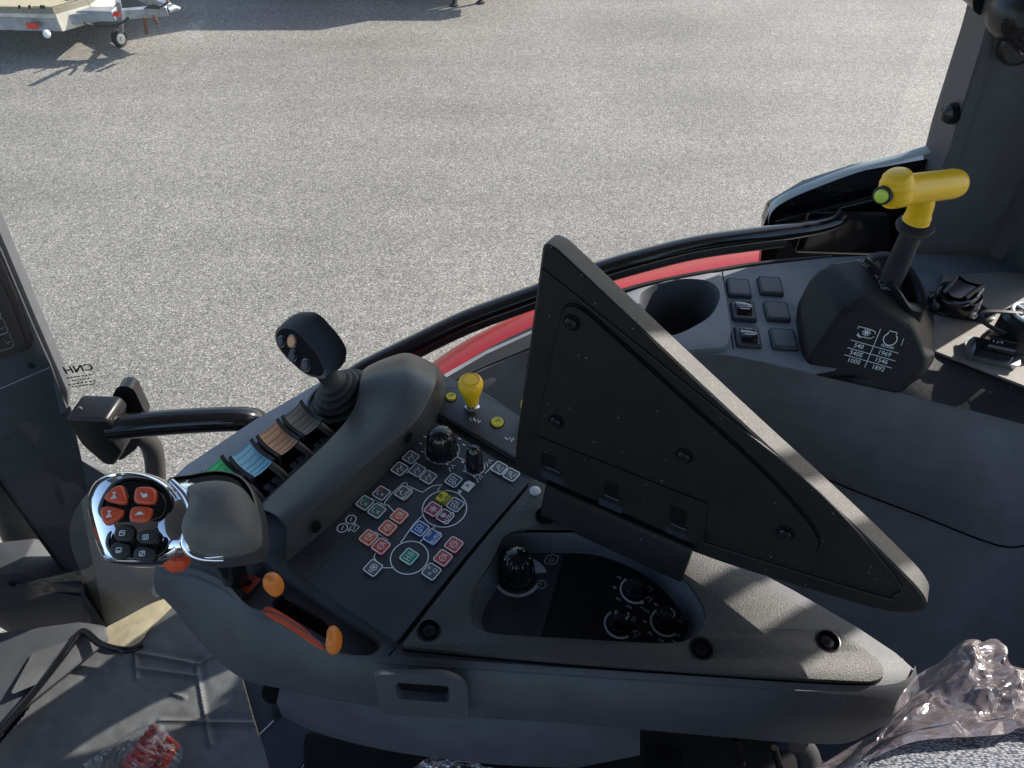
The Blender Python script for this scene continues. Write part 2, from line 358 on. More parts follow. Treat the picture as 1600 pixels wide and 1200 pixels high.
# --- deck carrying everything
outer = px([(250, 893), (300, 900), (350, 922), (388, 959), (432, 971), (480, 1001), (535, 1032), (606, 1037), (700, 1043), (900, 1057), (1100, 1070), (1250, 1080), (1370, 1083), (1415, 1072), (1431, 1048), (1400, 1020), (1340, 980), (1280, 945), (1240, 922), (1170, 885), (1090, 838), (845, 735), (840, 668), (765, 618), (720, 596), (700, 590), (640, 556), (560, 584), (500, 617), (400, 682), (300, 742), (262, 775), (245, 840)], -.004)
H_tr = rnd(px([(372, 905), (398, 868), (440, 897), (520, 950), (600, 1006), (585, 1020), (560, 1030), (530, 1024), (484, 996), (432, 966), (392, 956), (360, 925)], -.004), .008)
H_lv = rnd(px([(352, 742), (490, 640), (545, 655), (470, 720), (402, 792), (378, 772)], -.004), .004)
H_rc = rnd(px([(738, 960), (745, 925), (772, 850), (808, 822), (936, 822), (1005, 850), (1060, 890), (1108, 950), (1098, 985), (1075, 1006), (1010, 1004), (770, 998)], -.004), .008)
MB().plate(outer, [H_tr, H_lv, H_rc], V((0, 0, -.012)), 0).build('deck', 'body_grey', arm, bev=.0008)
# bright outboard strip of the lever bay
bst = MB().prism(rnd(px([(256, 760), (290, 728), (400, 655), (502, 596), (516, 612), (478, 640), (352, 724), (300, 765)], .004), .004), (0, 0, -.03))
# --- triangular plate with recess
PLo = rnd(px([(626, 1010), (735, 868), (838, 748), (960, 795), (1090, 855), (1175, 905), (1290, 968), (1385, 1040), (1376, 1066), (1250, 1060), (900, 1035)], .002), .006, rs=[.004, .1, .004, .05, .05, .05, .05, .012, .012, .05, .05])
RCo = rnd(px([(735, 975), (732, 930), (770, 876), (790, 828), (935, 828), (1012, 856), (1065, 895), (1108, 955), (1093, 990), (1062, 1006), (980, 1003), (760, 990)], .002), .016, 6)
MB().rib([p - ZU * .0055 for p in PLo], .0022, ZU, 0, True).build('plate_gap', 'deep_black', arm)
SCR = [(852, 805), (670, 984), (1097, 1013), (1294, 1001)]
def circ(c, r, n=24, u=V((1, 0, 0)), v=V((0, 1, 0))): return [c + u * (r * math.cos(2 * math.pi * k / n)) + v * (r * math.sin(2 * math.pi * k / n)) for k in range(n)]
SH = [circ(U(x, y, .002), .0078) for x, y in SCR]
pl = MB().plate(PLo, [RCo] + SH, V((0, 0, -.005)), 0).build('cover_plate', 'plate_black', arm, bev=.0008)
def screw(name, c, n, r, parent, up=V((0, 1, 0)), deep=.004, rim=True):
    n = n.normalized(); b = MB()
    b.lathe(c - n * deep, n, [(r * 1.0, 0), (r * 1.0, .0002)], 1, 24)
    b.lathe(c - n * deep, n, [(r * .68, .0003), (r * .68, .0018), (r * .55, .0026), (r * .2, .0028)], 0, 24)
    b.lathe(c - n * deep, n, [(r * .26, .0029), (r * .26, .00295)], 1, 6)
    if rim: b.lathe(c - n * deep, n, [(r * 1.12, deep - .0035), (r * 1.16, deep + .0003), (r * 1.02, deep + .0006), (r, deep - .0005), (r * .98, 0)], 2, 28)
    return b.build(name, ['screw', 'deep_black', 'satin_black'], parent, ang=30)
for x, y in SCR: screw('screw', U(x, y, .002), ZU, .0076, pl)
# small white cap near the hinge
MB().pillow(circ(U(836, 767, .0022), .0048), ZU, .002).build('cap', 'grey_print', pl)
# recess tub
rc = MB(); top_ = [p + V((0, 0, 0)) for p in RCo]; cc = sum(top_, V()) / len(top_)
FH = -.024
rows = [top_, [p + V((0, 0, -.004)) for p in top_]]
rows.append([cc + (p - cc) * .93 + V((0, 0, FH - .002 + .004)) for p in top_]); rows.append([cc + (p - cc) * .90 + V((0, 0, FH - .002)) for p in top_])
rc.grid(rows, 0, cu=True).add(rows[-1], [list(range(len(top_)))], 1)
rc.rib([U(846, 995, FH + .0005), U(885, 855, FH + .0005)], .0006, ZU, 2); rc.rib([U(910, 1000, FH + .0006), U(965, 865, FH + .0006)], .0012, ZU, 2)
# recess knobs
def knob(name, c, r, h, parent, m='gloss_black', fl=12, rings=True, tilt=ZU, dot=True):
    b = MB()
    prof = [(r * 1.04, 0), (r, h * .12), (r * .93, h * .5), (r * .84, h * .74), (r * .66, h * .90), (r * .40, h * .98), (r * .1, h)]
    b.lathe(c, tilt, prof, 0, fl * 8, rip=.055, ripn=fl)
    return b.build(name, [m, 'white_print'], parent, ang=28)
FZ = FH + .001
c = U(808, 898, FZ); b = MB()
def arc(c, r, a0, a1, w, m=0, taper=0, n=26):
    P = [c + V((math.cos(math.radians(a0 + (a1 - a0) * k / n)), math.sin(math.radians(a0 + (a1 - a0) * k / n)), 0)) * r for k in range(n + 1)]
    N = len(P); L = []; Rr = []
    for i, p in enumerate(P):
        q = (p - c).normalized() * w / 2 * (1 if not taper else (.25 + 1.6 * abs(i / n - (0 if taper > 0 else 1))))
        L.append(p - q); Rr.append(p + q)
    return MB().add(L + Rr, [[i, i + 1, i + 1 + N, i + N] for i in range(N - 1)], m)
def merge(a, b, mo=0): a.add(b.v, b.f, 0); a.m[-len(b.f):] = [i + mo for i in b.m]; return a
marks = MB()
merge(marks, arc(c, .0185, 150, 330, .0026)); merge(marks, arc(c, .0185, 5, 52, .006, taper=-1))
# hand throttle clock mark + engine mark
marks.rib(circ(U(846, 913, FZ), .0036, 20), .0006, ZU, 0, closed=True)
marks.rib([U(842, 911, FZ), U(846, 914, FZ), U(845, 908, FZ)], .0006, ZU, 0)
marks.rib(px([(851, 876), (856, 868), (862, 868), (862, 865), (868, 868), (873, 869), (869, 880), (862, 882), (858, 880), (851, 880)], FZ), .0007, ZU, 0, closed=True)
marks.rib(circ(U(862, 875, FZ), .0016, 10), .0006, ZU, 0, closed=True)
KS = [(992, 922, '1 2 3 4 5'), (968, 975, ''), (1040, 972, '1 2 3 4 5 6')]
for i, (x, y, s) in enumerate(KS):
    kc = U(x, y, FZ); merge(marks, arc(kc, .0112, 120, 300, .0017))
    nums = s.split()
    for j, t_ in enumerate(nums):
        a = math.radians(285 - j * (175 if len(nums) > 5 else 150) / (len(nums) - 1)); d = V((math.cos(a), math.sin(a), 0))
        marks.text(t_, kc + d * .0158, e1, e2, .0052, 0, bold=.01)
# small pictograms beside the knobs
def blob(x, y, r, h): marks.lathe(U(x, y, h), ZU, [(r, 0), (r, .0001)], 0, 10)
blob(1003, 941, .0016, FZ)
marks.rib(px([(1008, 936), (1014, 932), (1018, 938), (1012, 944), (1020, 934)], FZ), .0007, ZU, 0)
marks.rib(px([(1011, 918), (1016, 916), (1020, 920), (1014, 924)], FZ), .0007, ZU, 0)
marks.rib(px([(986, 988), (996, 985), (1000, 990), (990, 996), (994, 986)], FZ), .0007, ZU, 0)
marks.text('99', U(991, 968, FZ), e1, e2, .005, 0); marks.text('RC', U(1066, 968, FZ), e1, e2, .005, 0); marks.text('5', U(1058, 992, FZ), e1, e2, .006, 0)
rc.prism(px([(744, 985), (742, 940), (780, 880), (800, 858), (884, 858), (846, 996), (765, 992)], FH + .0004), (0, 0, -.001), 4); rc.add(marks.v, marks.f, 3); rec = rc.build('recess', ['side_grey', 'satin_black', 'lid_black', 'grey_print', 'keypad_black'], arm, ang=40, norm=False)
knob('knob', c, .0145, .030, rec)
for x, y, s in KS:
    k_ = knob('knob', U(x, y, FZ), .0085, .017, rec, fl=9)
    MB().lathe(U(x + 8, y - 12, FZ + .0155), ZU, [(.001, 0), (.001, .0006)], 0, 8).build('pointer_dot', 'white_print', rec)
# --- KEYPAD
KP = rnd(px([(678, 657), (828, 751), (724, 872), (619, 1004), (444, 880)], .0015), .003, rs=[.002, .003, .2, .003, .003])
kp = MB().prism(KP, (0, 0, -.006), 0)
KH = .0021
def A(x, y, a=0, b_=0, h=KH): return U(x, y, h) + e1 * a + e2 * b_
def line(pts, w_=.00085, closed=False): kp.rib(px(pts, KH), w_, ZU, 1, closed)
def z4(x, y): return (500 + x / 6.154, 740 + y / 6.154)
def z3(x, y): return (560 + x / 6.154, 660 + y / 6.154)
C1, C2 = z4(1197, 335), z4(860, 806)
kp.rib(circ(U(*C1, KH), .0182, 56), .0009, ZU, 1, True); kp.rib(circ(U(*C2, KH), .0147, 48), .0009, ZU, 1, True)
for L in ([z4(1000, 390), z4(905, 480), z4(850, 560), z4(775, 665)], [z4(1108, 492), z4(1075, 545), z4(995, 620), z4(955, 670)],
          [z4(1130, 160), z4(1172, 105), z4(1075, 120), z4(985, 180), z4(835, 115), z4(838, 92), z4(812, 85), z4(700, 180), z4(622, 275), z4(625, 305), z4(650, 300), z4(712, 365)],
          [z4(1330, 195), z4(1345, 165)], [z4(530, 555), z4(655, 640)], [z4(490, 232), z4(615, 300)], [z4(600, 600), z4(614, 620)],
          [z4(535, 765), z4(518, 800), z4(545, 850), z4(600, 885)], [z4(600, 905), z4(715, 905)],
          [z3(955, 330), z3(1025, 370)], [z3(1215, 490), z3(1240, 470), z3(1295, 408), z3(1310, 405)], [z3(560, 380), z3(460, 490)]):
    line(L)
line([z4(1335, 190), z4(1350, 160)], .003)
# octagon marks
for (x, y, r, nn) in ((548.4, 811.5, .0043, 8), (534.9, 824.8, .0043, 8), (553.6, 824.5, .0040, 4)):
    cc_ = U(x, y, KH); kp.rib([cc_ + (e1 * math.cos(2 * math.pi * (k + .5) / nn) + e2 * math.sin(2 * math.pi * (k + .5) / nn)) * r for k in range(nn)], .0009, ZU, 1, True)
    kp.rib([cc_ - e1 * .0018 - e2 * .0008, cc_ + e1 * .002 + e2 * .0008], .0007, ZU, 1)
line([(556, 817), (553, 820)], .001); line([(543, 829), (547, 829)], .0012)
# print round the two dials
for a, b in ((640, 138), (597, 203), (617, 283), (662, 352), (752, 395)):
    x, y = z3(a, b); line([(x - 2.2, y - .8), (x + 2.2, y + .8)], .001)
for a, b in ((972, 157), (1015, 215), (852, 400), (1002, 382), (1018, 468), (1115, 522)):
    x, y = z3(a, b); line([(x - 2, y - 1.2), (x + 2, y + 1.2)], .0014)
for a, b in ((1070, 250), (895, 435), (1252, 385), (1160, 538)):
    x, y = z3(a, b); cc_ = U(x, y, KH)
    kp.rib([cc_ + e1 * p * .001 + e2 * q * .001 for p, q in ((-4, -2), (-1, 2), (0, -2), (2.5, 2), (3.5, -2))], .0008, ZU, 1)
x, y = z3(1055, 610); cc_ = U(x, y, KH); kp.prism([cc_ + e1 * p * .005 + e2 * q * .005 for p, q in ((-1, -.8), (1, -.8), (1, .5), (.4, .9), (-1, .8))], (0, 0, -.0003), 1); kp.text('R', cc_ + ZU * .0004, e1, e2, .006, 0)
for rr_, ck in ((.0152, z3(805, 272)), (.0088, z3(1120, 432))):
    kp.rib(circ(U(*ck, KH), rr_, 40), .0005, ZU, 1, True); kp.rib(circ(U(*ck, KH), rr_ * .93, 40), .0004, ZU, 1, True)
keypad = kp.build('keypad', ['keypad_black', 'white_print'], arm)
def key(cxy, m, kind, txt=None, hs=.0060, ink='white_print', tl=None):
    c = U(*cxy, KH - .0002); b = MB()
    sq = lambda s_, r, h: rnd([c + e1 * p * s_ + e2 * q * s_ + ZU * h for p, q in ((-1, -1), (1, -1), (1, 1), (-1, 1))], r, 4)
    b.prism(sq(hs, .0022, .0014), (0, 0, -.0014), 0); b.rib(sq(hs - .0004, .0020, .0016), .00085, ZU, 1, True)
    g_ = .62 if txt else 1.0
    P = lambda a, d: c + e1 * (a * hs * (g_ if d > -.5 or not txt else 1)) + e2 * ((d * g_ + (.34 if txt else 0)) * hs) + ZU * .0016
    R = lambda pts, w_=.00055, cl=False, mm=1: b.rib([P(*p) for p in pts], w_, ZU, mm, cl)
    Cc = lambda a, d, r, w_=.00055, mm=1: b.rib(circ(P(a, d), r * hs, 14), w_, ZU, mm, True)
    if kind == 'dot': Cc(-.05, 0, .42); b.lathe(P(-.6, -.55), ZU, [(.1 * hs, 0), (.1 * hs, .0001)], 2, 8); R([(.4, .5), (.6, -.4)]); R([(-.35, 0), (.25, 0)])
    elif kind == 'gear':
        Cc(0, 0, .38); [R([(.48 * math.cos(k), .48 * math.sin(k)), (.66 * math.cos(k), .66 * math.sin(k))]) for k in [math.pi * j / 5 for j in range(10)]]; R([(-.2, 0), (.2, 0)])
    elif kind == 'trac': R([(-.5, .55), (-.5, .0), (-.1, .0), (-.1, .5), (-.5, .5)]); Cc(-.35, -.35, .22); Cc(.2, .3, .28); R([(-.1, -.3), (.45, -.3), (.45, .1)])
    elif kind == 'tractext': R([(-.6, .65), (-.6, .3), (-.2, .3), (.0, .5), (-.2, .7)]); Cc(-.2, .5, .24); Cc(.35, .55, .2); R([(-.5, .15), (.55, .15)])
    elif kind == 'axle': R([(-.55, .5), (-.55, -.5)]); R([(-.1, .5), (-.1, -.5)]); R([(-.55, 0), (-.1, 0)]); Cc(.4, -.1, .22); R([(.1, .35), (.6, .35)])
    elif kind == 'swap': R([(-.5, .1), (-.4, .5), (0, .62), (.35, .4)]); R([(.1, .62), (.4, .38), (.42, .65)]); R([(-.3, -.5), (.1, 0), (.1, -.5), (-.3, -.05)], .0007)
    elif kind == 'arm': R([(-.55, -.5), (.0, .45), (.4, .45), (.45, 0)]); R([(-.2, -.45), (.5, -.45)]); R([(-.1, -.1), (.3, .2)])
    elif kind == 'tri': R([(-.5, -.5), (-.15, .15), (-.15, .6)], .0008); R([(-.15, .15), (.45, .1)], .0008)
    elif kind == 'fan': Cc(.1, 0, .45); R([(-.2, -.2), (.4, .2)], .0009); R([(-.1, .3), (.3, -.3)], .0009); R([(-.6, .3), (-.6, -.3), (-.35, -.3)])
    elif kind == 'cross': R([(-.6, 0), (-.1, 0)]); R([(-.35, .3), (-.35, -.3)]); R([(0, .55), (.5, .55)]); R([(.25, .35), (.25, .7)]); Cc(.35, -.3, .25)
    elif kind == 'flow': R([(-.6, -.2), (-.2, .3), (.1, -.1), (.6, .3)], .0008); R([(-.2, -.45), (.2, -.45)]); R([(.25, -.3), (.4, 0)])
    elif kind == 'box': R([(-.5, -.4), (-.5, .5), (.4, .5), (.4, .2)]); Cc(0, .05, .2)
    elif kind == 'star': [R([(0, 0), (.6 * math.cos(k), .6 * math.sin(k))], .0007) for k in [math.pi * j / 3 + .3 for j in range(6)]]; Cc(0, 0, .33)
    if tl: b.lathe(P(*tl), ZU, [(.26 * hs, 0), (.26 * hs, .0001)], 2, 12)
    if txt: b.text(txt, c + e1 * (.05 * hs) - e2 * (.52 * hs) + ZU * .0016, e1, e2, .0048, 1, bold=.02)
    return b.build('key', [m, ink, 'label_red' if kind == 'swap' and m == 'key_slate' else ('key_green' if tl else 'groove')], keypad)
W = 'white_print'
for a in ((z4(860, 805), 'key_green', 'axle'), (z4(1288, 690), 'key_red', 'gear'), (z4(1183, 818), 'key_red', 'dot'), (z4(1073, 950), 'key_grey', 'cross'), (z4(513, 915), 'key_grey', 'fan'),
          (z4(588, 705), 'key_red', 'dot'), (z4(470, 622), 'key_orange', 'dot'), (z4(652, 530), 'key_orange', 'dot'), (z4(763, 415), 'key_orange', 'dot'),
          (z4(434, 290), 'key_sage', 'swap', None, .006, W, (.5, .4)), (z4(592, 198), 'key_slate', 'swap', None, .006, W, (.5, .4)), (z4(549, 366), 'key_sage', 'swap', None, .006, W, (.5, .4)),
          (z4(805, 195), 'key_grey', 'tri', 'AUTO'), (z4(1190, 238), 'key_yellow', 'box', 'AUTO', .006, 'groove'), (z4(1088, 350), 'key_pink', 'star'), (z4(1206, 422), 'key_maroon', 'star', 'AUTO'),
          (z4(1303, 308), 'key_slate', 'trac'), (z4(962, 537), 'key_blue', 'trac'), (z4(1082, 615), 'key_blue', 'tractext', 'AUTO'), (z4(1285, 75), 'key_slate', 'trac'),
          (z3(506, 345), 'key_grey', 'flow'), (z3(399, 455), 'key_grey', 'flow'), (z3(565, 468), 'key_grey', 'flow'), (z3(673, 535), 'key_grey', 'flow'), (z3(1355, 447), 'key_grey', 'arm'), (z3(1470, 512), 'key_grey', 'arm')):
    key(*a)
knob('knob', U(*z3(805, 272), KH), .0142, .026, keypad, fl=14); knob('knob', U(*z3(1120, 432), KH), .0079, .027, keypad, fl=9)
# --- yellow button strip
YS = rnd(px([(680, 643), (674, 622), (692, 605), (724, 603), (768, 622), (838, 665), (838, 735), (806, 716)], .003), .012, 5, rs=[.004, .012, .012, .02, .05, .002, .002, .002])
ys = MB().prism(YS, (0, 0, -.006), 0); ins = [sum(YS, V()) / len(YS) + (p - sum(YS, V()) / len(YS)) * .965 for p in YS]
ys.rib([p + ZU * .0003 for p in ins], .0004, ZU, 1, True)
ys.text('C', U(737, 655, .0033), e1, e2, .006, 2); 
for xx in (740, 789): ys.rib(px([(xx, 652), (xx + 3, 659), (xx + 6, 655), (xx + 8, 661), (xx + 11, 657)], .0033) if xx == 740 else px([(789, 683), (793, 687), (797, 683), (799, 690), (803, 684)], .0033), .0011, ZU, 2)
ys.rib(px([(677, 646), (700, 661), (701, 657), (806, 721)], .0033), .0007, ZU, 1)
strip = ys.build('button_strip', ['keypad_black', 'groove', 'white_print'], arm, bev=.0005)
for (x, y, r) in ((704.5, 620.5, .0048), (777, 660, .0058)):
    c = U(x, y, .0035); b = MB().lathe(c, ZU, [(r, -.001), (r, .0012), (r * .9, .0018), (r * .5, .0017)], 0, 28)
    b.rib([c + ZU * .0021 + e1 * -.0018, c + ZU * .0021 + e2 * .0012, c + ZU * .0021 + e1 * .002], .0006, ZU, 1); b.rib(circ(c + ZU * .0021 + e1 * .002 - e2 * .001, .001, 10), .0004, ZU, 1, True)
    b.lathe(c, ZU, [(r * 1.18, -.002), (r * 1.18, -.0003), (r * 1.05, -.0001)], 2, 28)
    b.build('button', ['key_yellow', 'groove', 'deep_black'], strip)
# yellow pull knob with a nickel collar
kb = U(738, 640, .003); kt = V((-.004, -.004, 1)).normalized()
b = MB().lathe(kb, kt, [(.0072, 0), (.0072, .0042), (.0055, .005), (.0052, .009), (.004, .0095)], 1, 6)
b.build('collar', ['steel', 'steel'], strip)
b = MB().lathe(kb + kt * .008, kt, [(.0040, 0), (.0058, .001), (.0066, .005), (.0072, .010), (.0095, .017), (.0112, .023), (.0113, .027), (.0102, .0298), (.0085, .0312), (.0083, .0306), (.0066, .0306), (.0064, .0314), (.002, .0316)], 0, 36)
b.build('pull_knob', 'yellow_plastic', strip, ang=40)
b = MB().lathe(U(829, 652, .003), ZU, [(.006, 0), (.008, .008), (.0095, .015), (.009, .019), (.004, .02)], 0, 28).build('pull_knob', 'yellow_plastic', strip)
# --- COWL over the lever bay
st = [[(401, 812, -.02), (402, 796, .012), (414, 794, .024), (436, 808, .030), (449, 826, .029), (449, 848, .018), (446, 884, -.001)],
      [(418, 782, -.02), (420, 776, .014), (445, 776, .0275), (475, 784, .031), (491, 795, .030), (484, 815, .018), (478, 858, -.001)],
      [(478, 728, -.02), (480, 720, .014), (505, 718, .028), (540, 722, .032), (563, 733, .031), (560, 750, .019), (558, 788, -.001)],
      [(533, 674, -.02), (536, 667, .014), (560, 662, .028), (598, 670, .033), (624, 682, .031), (626, 696, .020), (630, 712, -.001)],
      [(556, 638, -.015), (559, 630, .014), (590, 628, .029), (625, 638, .035), (655, 655, .031), (660, 668, .020), (668, 676, -.001)],
      [(556, 615, -.01), (560, 607, .016), (595, 600, .032), (635, 608, .038), (668, 628, .031), (678, 642, .018), (684, 656, -.001)],
      [(558, 594, -.01), (564, 586, .016), (600, 574, .034), (642, 578, .040), (682, 600, .032), (695, 616, .018), (698, 632, -.001)],
      [(562, 582, -.015), (570, 576, .004), (600, 562, .022), (640, 558, .027), (682, 580, .018), (699, 598, .006), (704, 610, -.006)],
      [(565, 580, -.03), (574, 573, -.012), (602, 557, -.004), (640, 549, -.004), (682, 570, -.010), (700, 590, -.015), (706, 602, -.02)]]
def sharpen(r):
    P = [V(p) for p in r]; a, b_, c_, d_, e_, f_, g_ = P
    f_ = e_.lerp(g_, .5); b0 = b_ + (c_ - b_) * 0
    b_ = V((b_.x, b_.y, max(b_.z, c_.z - .007))) if b_.z > .01 else b_
    return [a, a.lerp(b_, .9), b_, b_.lerp(c_, .08), b_.lerp(c_, .5), c_.lerp(d_, .5), d_, d_.lerp(e_, .92), e_, e_.lerp(f_, .10), f_, e_.lerp(g_, .94), g_]
cw = MB().grid([[U(*p) for p in sharpen(r)] for r in st], 0)
c0 = [U(*p) for p in st[0]]; inn = [V((p.x + .006, p.y + .004, p.z - .006)) for p in c0]
cwb = cw.bvh(); cowl = cw.build('lever_cowl', 'cowl_grey', arm, sub=3)
for (x, y) in ((492, 822), (637, 683)):
    # dark oblong holes in the inner wall of the cowl
    d_ = ray(x, y).normalized(); c, nn_, _, _ = cwb.ray_cast(CAM, d_); nn_ = nn_ if nn_.dot(d_) < 0 else -nn_; c = c - nn_ * .0026; uu = (e1 - nn_ * e1.dot(nn_)).normalized(); vv = nn_.cross(uu)
    q = circ(c + nn_ * .0035, .0052, 20, uu, vv * 1.35); b = MB().add([p for p in q], [list(range(20))], 0)
    b.rib([p + nn_ * .0004 for p in q], .0009, nn_, 1, True); b.build('screw_hole', ['deep_black', 'cowl_grey'], cowl)
# --- LEVER BAY floor and paddles
MB().prism(rnd(px([(330, 765), (500, 620), (575, 650), (470, 735), (415, 812)], -.022), .004), (0, 0, -.004)).build('bay_floor', 'deep_black', arm)
bd = (U(520, 640) - U(380, 760)).normalized()           # along the bay
bn = ZU.cross(bd) * -1                                    # across it, towards the cowl
PAD = [((352, 750), (352, 750), 'lever_green', .018), ((397, 725), (397, 725), 'lever_blue', .0200), ((438, 692), (438, 692), 'lever_brown', .0200), ((475, 662), (475, 662), 'lever_grey', .019)]
for i, (a, c_, m, wd) in enumerate(PAD):
    # saddle shaped paddle: outboard crest high, dips, rises toward the cowl
    base = U((a[0] + c_[0]) / 2, (a[1] + c_[1]) / 2, .010)
    half = wd / 2; rows = []; NU = 14
    prof = [(-.0120, .0185), (-.0105, .0150), (-.0070, .0108), (-.002, .0083), (.003, .0074), (.008, .0072), (.012, .0076)]
    prof = cat([V((p, q, 0)) for p, q in prof], 3)
    for k in range(len(prof)):
        p = prof[k]
        rows.append([base + bn * p.x + ZU * (p.y - .008 + .0016 * abs(j / NU * 2 - 1) ** 2) + bd * (half * (j / NU * 2 - 1)) for j in range(NU + 1)])
    top = MB().grid(rows, 0)
    # ridges run along the bay
    for k in range(1, len(prof) - 1, 3):
        p = prof[k]; top.tube([base + bn * p.x + ZU * (p.y - .0078 + .0016 * abs(j / NU * 2 - 1) ** 2) + bd * (half * (j / NU * 2 - 1)) for j in range(1, NU)], .00022, 1, 6, False)
    # black cheeks and underside
    for sgn in (-1, 1):
        pr = [base + bn * p.x + ZU * (p.y - .0062) + bd * (half * sgn) for p in prof]
        lo = [base + bn * (p.x * .75) + ZU * (-.014) + bd * (half * sgn) for p in prof][::-1]
        top.prism([p + ZU * (.0012 if k < len(prof) else 0) for k, p in enumerate(pr + lo)], bd * (.0034 * sgn), 2)
    lv = top.build('lever', [m, 'groove', 'rubber'], arm, ang=50, label={'lever_green': 'green', 'lever_blue': 'light blue', 'lever_brown': 'tan brown', 'lever_grey': 'dark grey'}[m] + ' ridged paddle lever')
    ar = [base + bn * .013 + bd * half * .9 + ZU * z_ for z_ in (-.002, -.004)] 
    MB().tube([base + bn * .012 + bd * half * .8 - ZU * .001, base + bn * .022 + bd * half * .9 - ZU * .006, base + bn * .03 + bd * half - ZU * .016], .0034, 0, 8, flat=.7).build('arm', 'cowl_grey', lv)
    for dd in (-.25, .3):
        MB().box(base + bn * .025 + bd * (half * dd * 1.6) - ZU * .021, bd * half * .36, bn * .010, (ZU * .006 - bn * .002), 0).build('slot_cover', 'navy', lv, bev=.001)
b = MB()   # printed arrow marks on the strip
for pts in ([(374, 712), (379, 706), (383, 710), (378, 716), (386, 706)], [(370, 714), (373, 712)], [(457, 648), (463, 642), (468, 646), (461, 652), (472, 640)], [(457, 653), (460, 658), (464, 652)]):
    b.rib(px(pts, .0045), .0009, ZU, 0)
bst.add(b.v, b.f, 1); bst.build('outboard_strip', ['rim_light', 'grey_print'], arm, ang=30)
# --- JOYSTICK
js = MB(); jb = U(533, 618, .006); jt = U(512, 585, .040); ax = (jt - jb).normalized(); Lj = (jt - jb).length
bell = [(.0250, -.004), (.0255, .000), (.0240, .0015), (.0215, .0022), (.0228, .0050), (.0215, .0068), (.0178, .0075), (.0190, .0105), (.0175, .0125), (.0138, .0132), (.0150, .0162), (.0138, .0180), (.0105, .0190), (.0112, .0215), (.0100, .0235), (.0080, .0245), (.0078, .045)]
js.lathe(jb, ax, bell, 0, 40, u=bd, sx=1.25)
jb_ = js.build('joystick', 'rubber', arm, ang=70)
# collar ring on cowl
b = MB(); q = [jb - ZU * .002 + bd * (.036 * math.cos(t)) + bn * (.0265 * math.sin(t)) for t in [2 * math.pi * k / 40 for k in range(40)]]
b.tube(q + [q[0]], .0016, 0, 8, False); b.prism(q, (0, 0, -.012), 0); b.build('boot_ring', 'cowl_grey', jb_)
# head: rounded block, front (button) face turned toward the driver on the lower left
hc = U(486, 538, .062)
vd = (CAM - hc).normalized()
fn = (V((-.50, -.55, .60))).normalized()                 # button face normal
hp = lambda x, y, d=0: PLN(x, y, hc + fn * d, fn)
FO = rnd([hp(x, y, .006) for x, y in [(429, 517), (440, 508), (462, 512), (500, 556), (514, 584), (505, 594), (478, 586), (448, 560), (431, 538)]], .010, 6)
bkv = V((.022, .011, .013))
mid = [p + bkv * .5 for p in FO]; cc = sum(mid, V()) / len(mid)
b = MB(); cF = sum(FO, V()) / len(FO); rows = [[cF + (p - cF) * .90 + fn * .0005 for p in FO], FO]
for t, s_, o in ((.25, 1.03, 0), (.5, 1.05, 0), (.75, 1.0, 0), (.95, .86, 0), (1.05, .6, 0), (1.1, .3, 0)):
    rows.append([cF + (p - cF) * s_ + bkv * t for p in FO])
b.grid(rows, 0, cu=True); b.add(rows[0], [list(range(len(FO)))], 1); b.add(rows[-1], [list(range(len(FO)))[::-1]], 0)
head = b.build('grip', ['satin_black', 'deep_black'], jb_, ang=50)
for (x, y, r, m) in ((456.6, 533.6, .0052, 'peach'), (439.5, 534, .0046, 'navy'), (458, 556, .0046, 'navy'), (478, 571, .0050, 'navy')):
    c = hp(x, y, .0068)
    b = MB().lathe(c, fn, [(r * 1.25, -.0005), (r * 1.3, .0003), (r * 1.12, .0006)], 1, 24).lathe(c, fn, [(r, 0), (r, .0014), (r * .8, .002), (r * .4, .0018)], 0, 24)
    if m == 'navy': b.rib(circ(c + fn * .0018, r * .86, 18, V((1, 0, 0)) - fn * fn.x, fn.cross(V((1, 0, 0)) - fn * fn.x)), .0006, fn, 2, True)
    if m == 'navy': b.rib([c + fn * .0023 + V((0, -.0012, 0)), c + fn * .0023 + V((0, .0012, 0))], .0007, fn, 2)
    b.build('button', [m, 'gloss_black', 'grey_print'], jb_)
# --- DRIVE LEVER (chrome multi button grip)
hn = V((-.10, -.42, .90)).normalized(); h0 = U(218, 812, .085)
HP = lambda x, y, d=0: PLN(x, y, h0 + hn * d, hn)
HO = cat([HP(*p) for p in [(141, 790), (150, 758), (172, 741), (205, 736), (240, 742), (268, 758), (288, 782), (296, 812), (293, 845), (280, 868), (250, 881), (210, 884), (172, 880), (160, 862), (149, 830)]], 4, True)
dl = MB(); cH = sum(HO, V()) / len(HO); rows = []
for s_, d in ((.55, -.050), (.80, -.042), (.95, -.026), (1.0, -.012), (1.0, -.004), (.985, .002), (.955, .0055), (.915, .0068), (.88, .0058), (.84, .0062), (.70, .0085), (.4, .0100)):
    rows.append([cH + (p - cH) * s_ + hn * d for p in HO])
dl.grid(rows, 0, cu=True); dl.add(rows[-1], [list(range(len(HO)))], 0); dl.add(rows[0], [list(range(len(HO)))[::-1]], 0)
# neck flowing right to the palm rest, chrome
nk = []
for t, (x, y, hh, a, b2) in enumerate([(262, 812, .075, .030, .020), (285, 812, .078, .030, .020), (300, 812, .080, .0275, .018), (318, 812, .080, .027, .018), (350, 816, .076, .0265, .018), (385, 822, .072, .022, .015), (398, 826, .068, .012, .009)]):
    c = U(x, y, hh); ya = V((.1, .97, .1)).normalized(); za = V((0, -.1, 1)).normalized()
    nk.append([c + ya * (a * math.cos(q)) + za * (b2 * math.sin(q)) for q in [2 * math.pi * k / 28 for k in range(28)]])
dl.grid(nk, 0, cu=True); dl.add(nk[-1], [list(range(28))], 0)
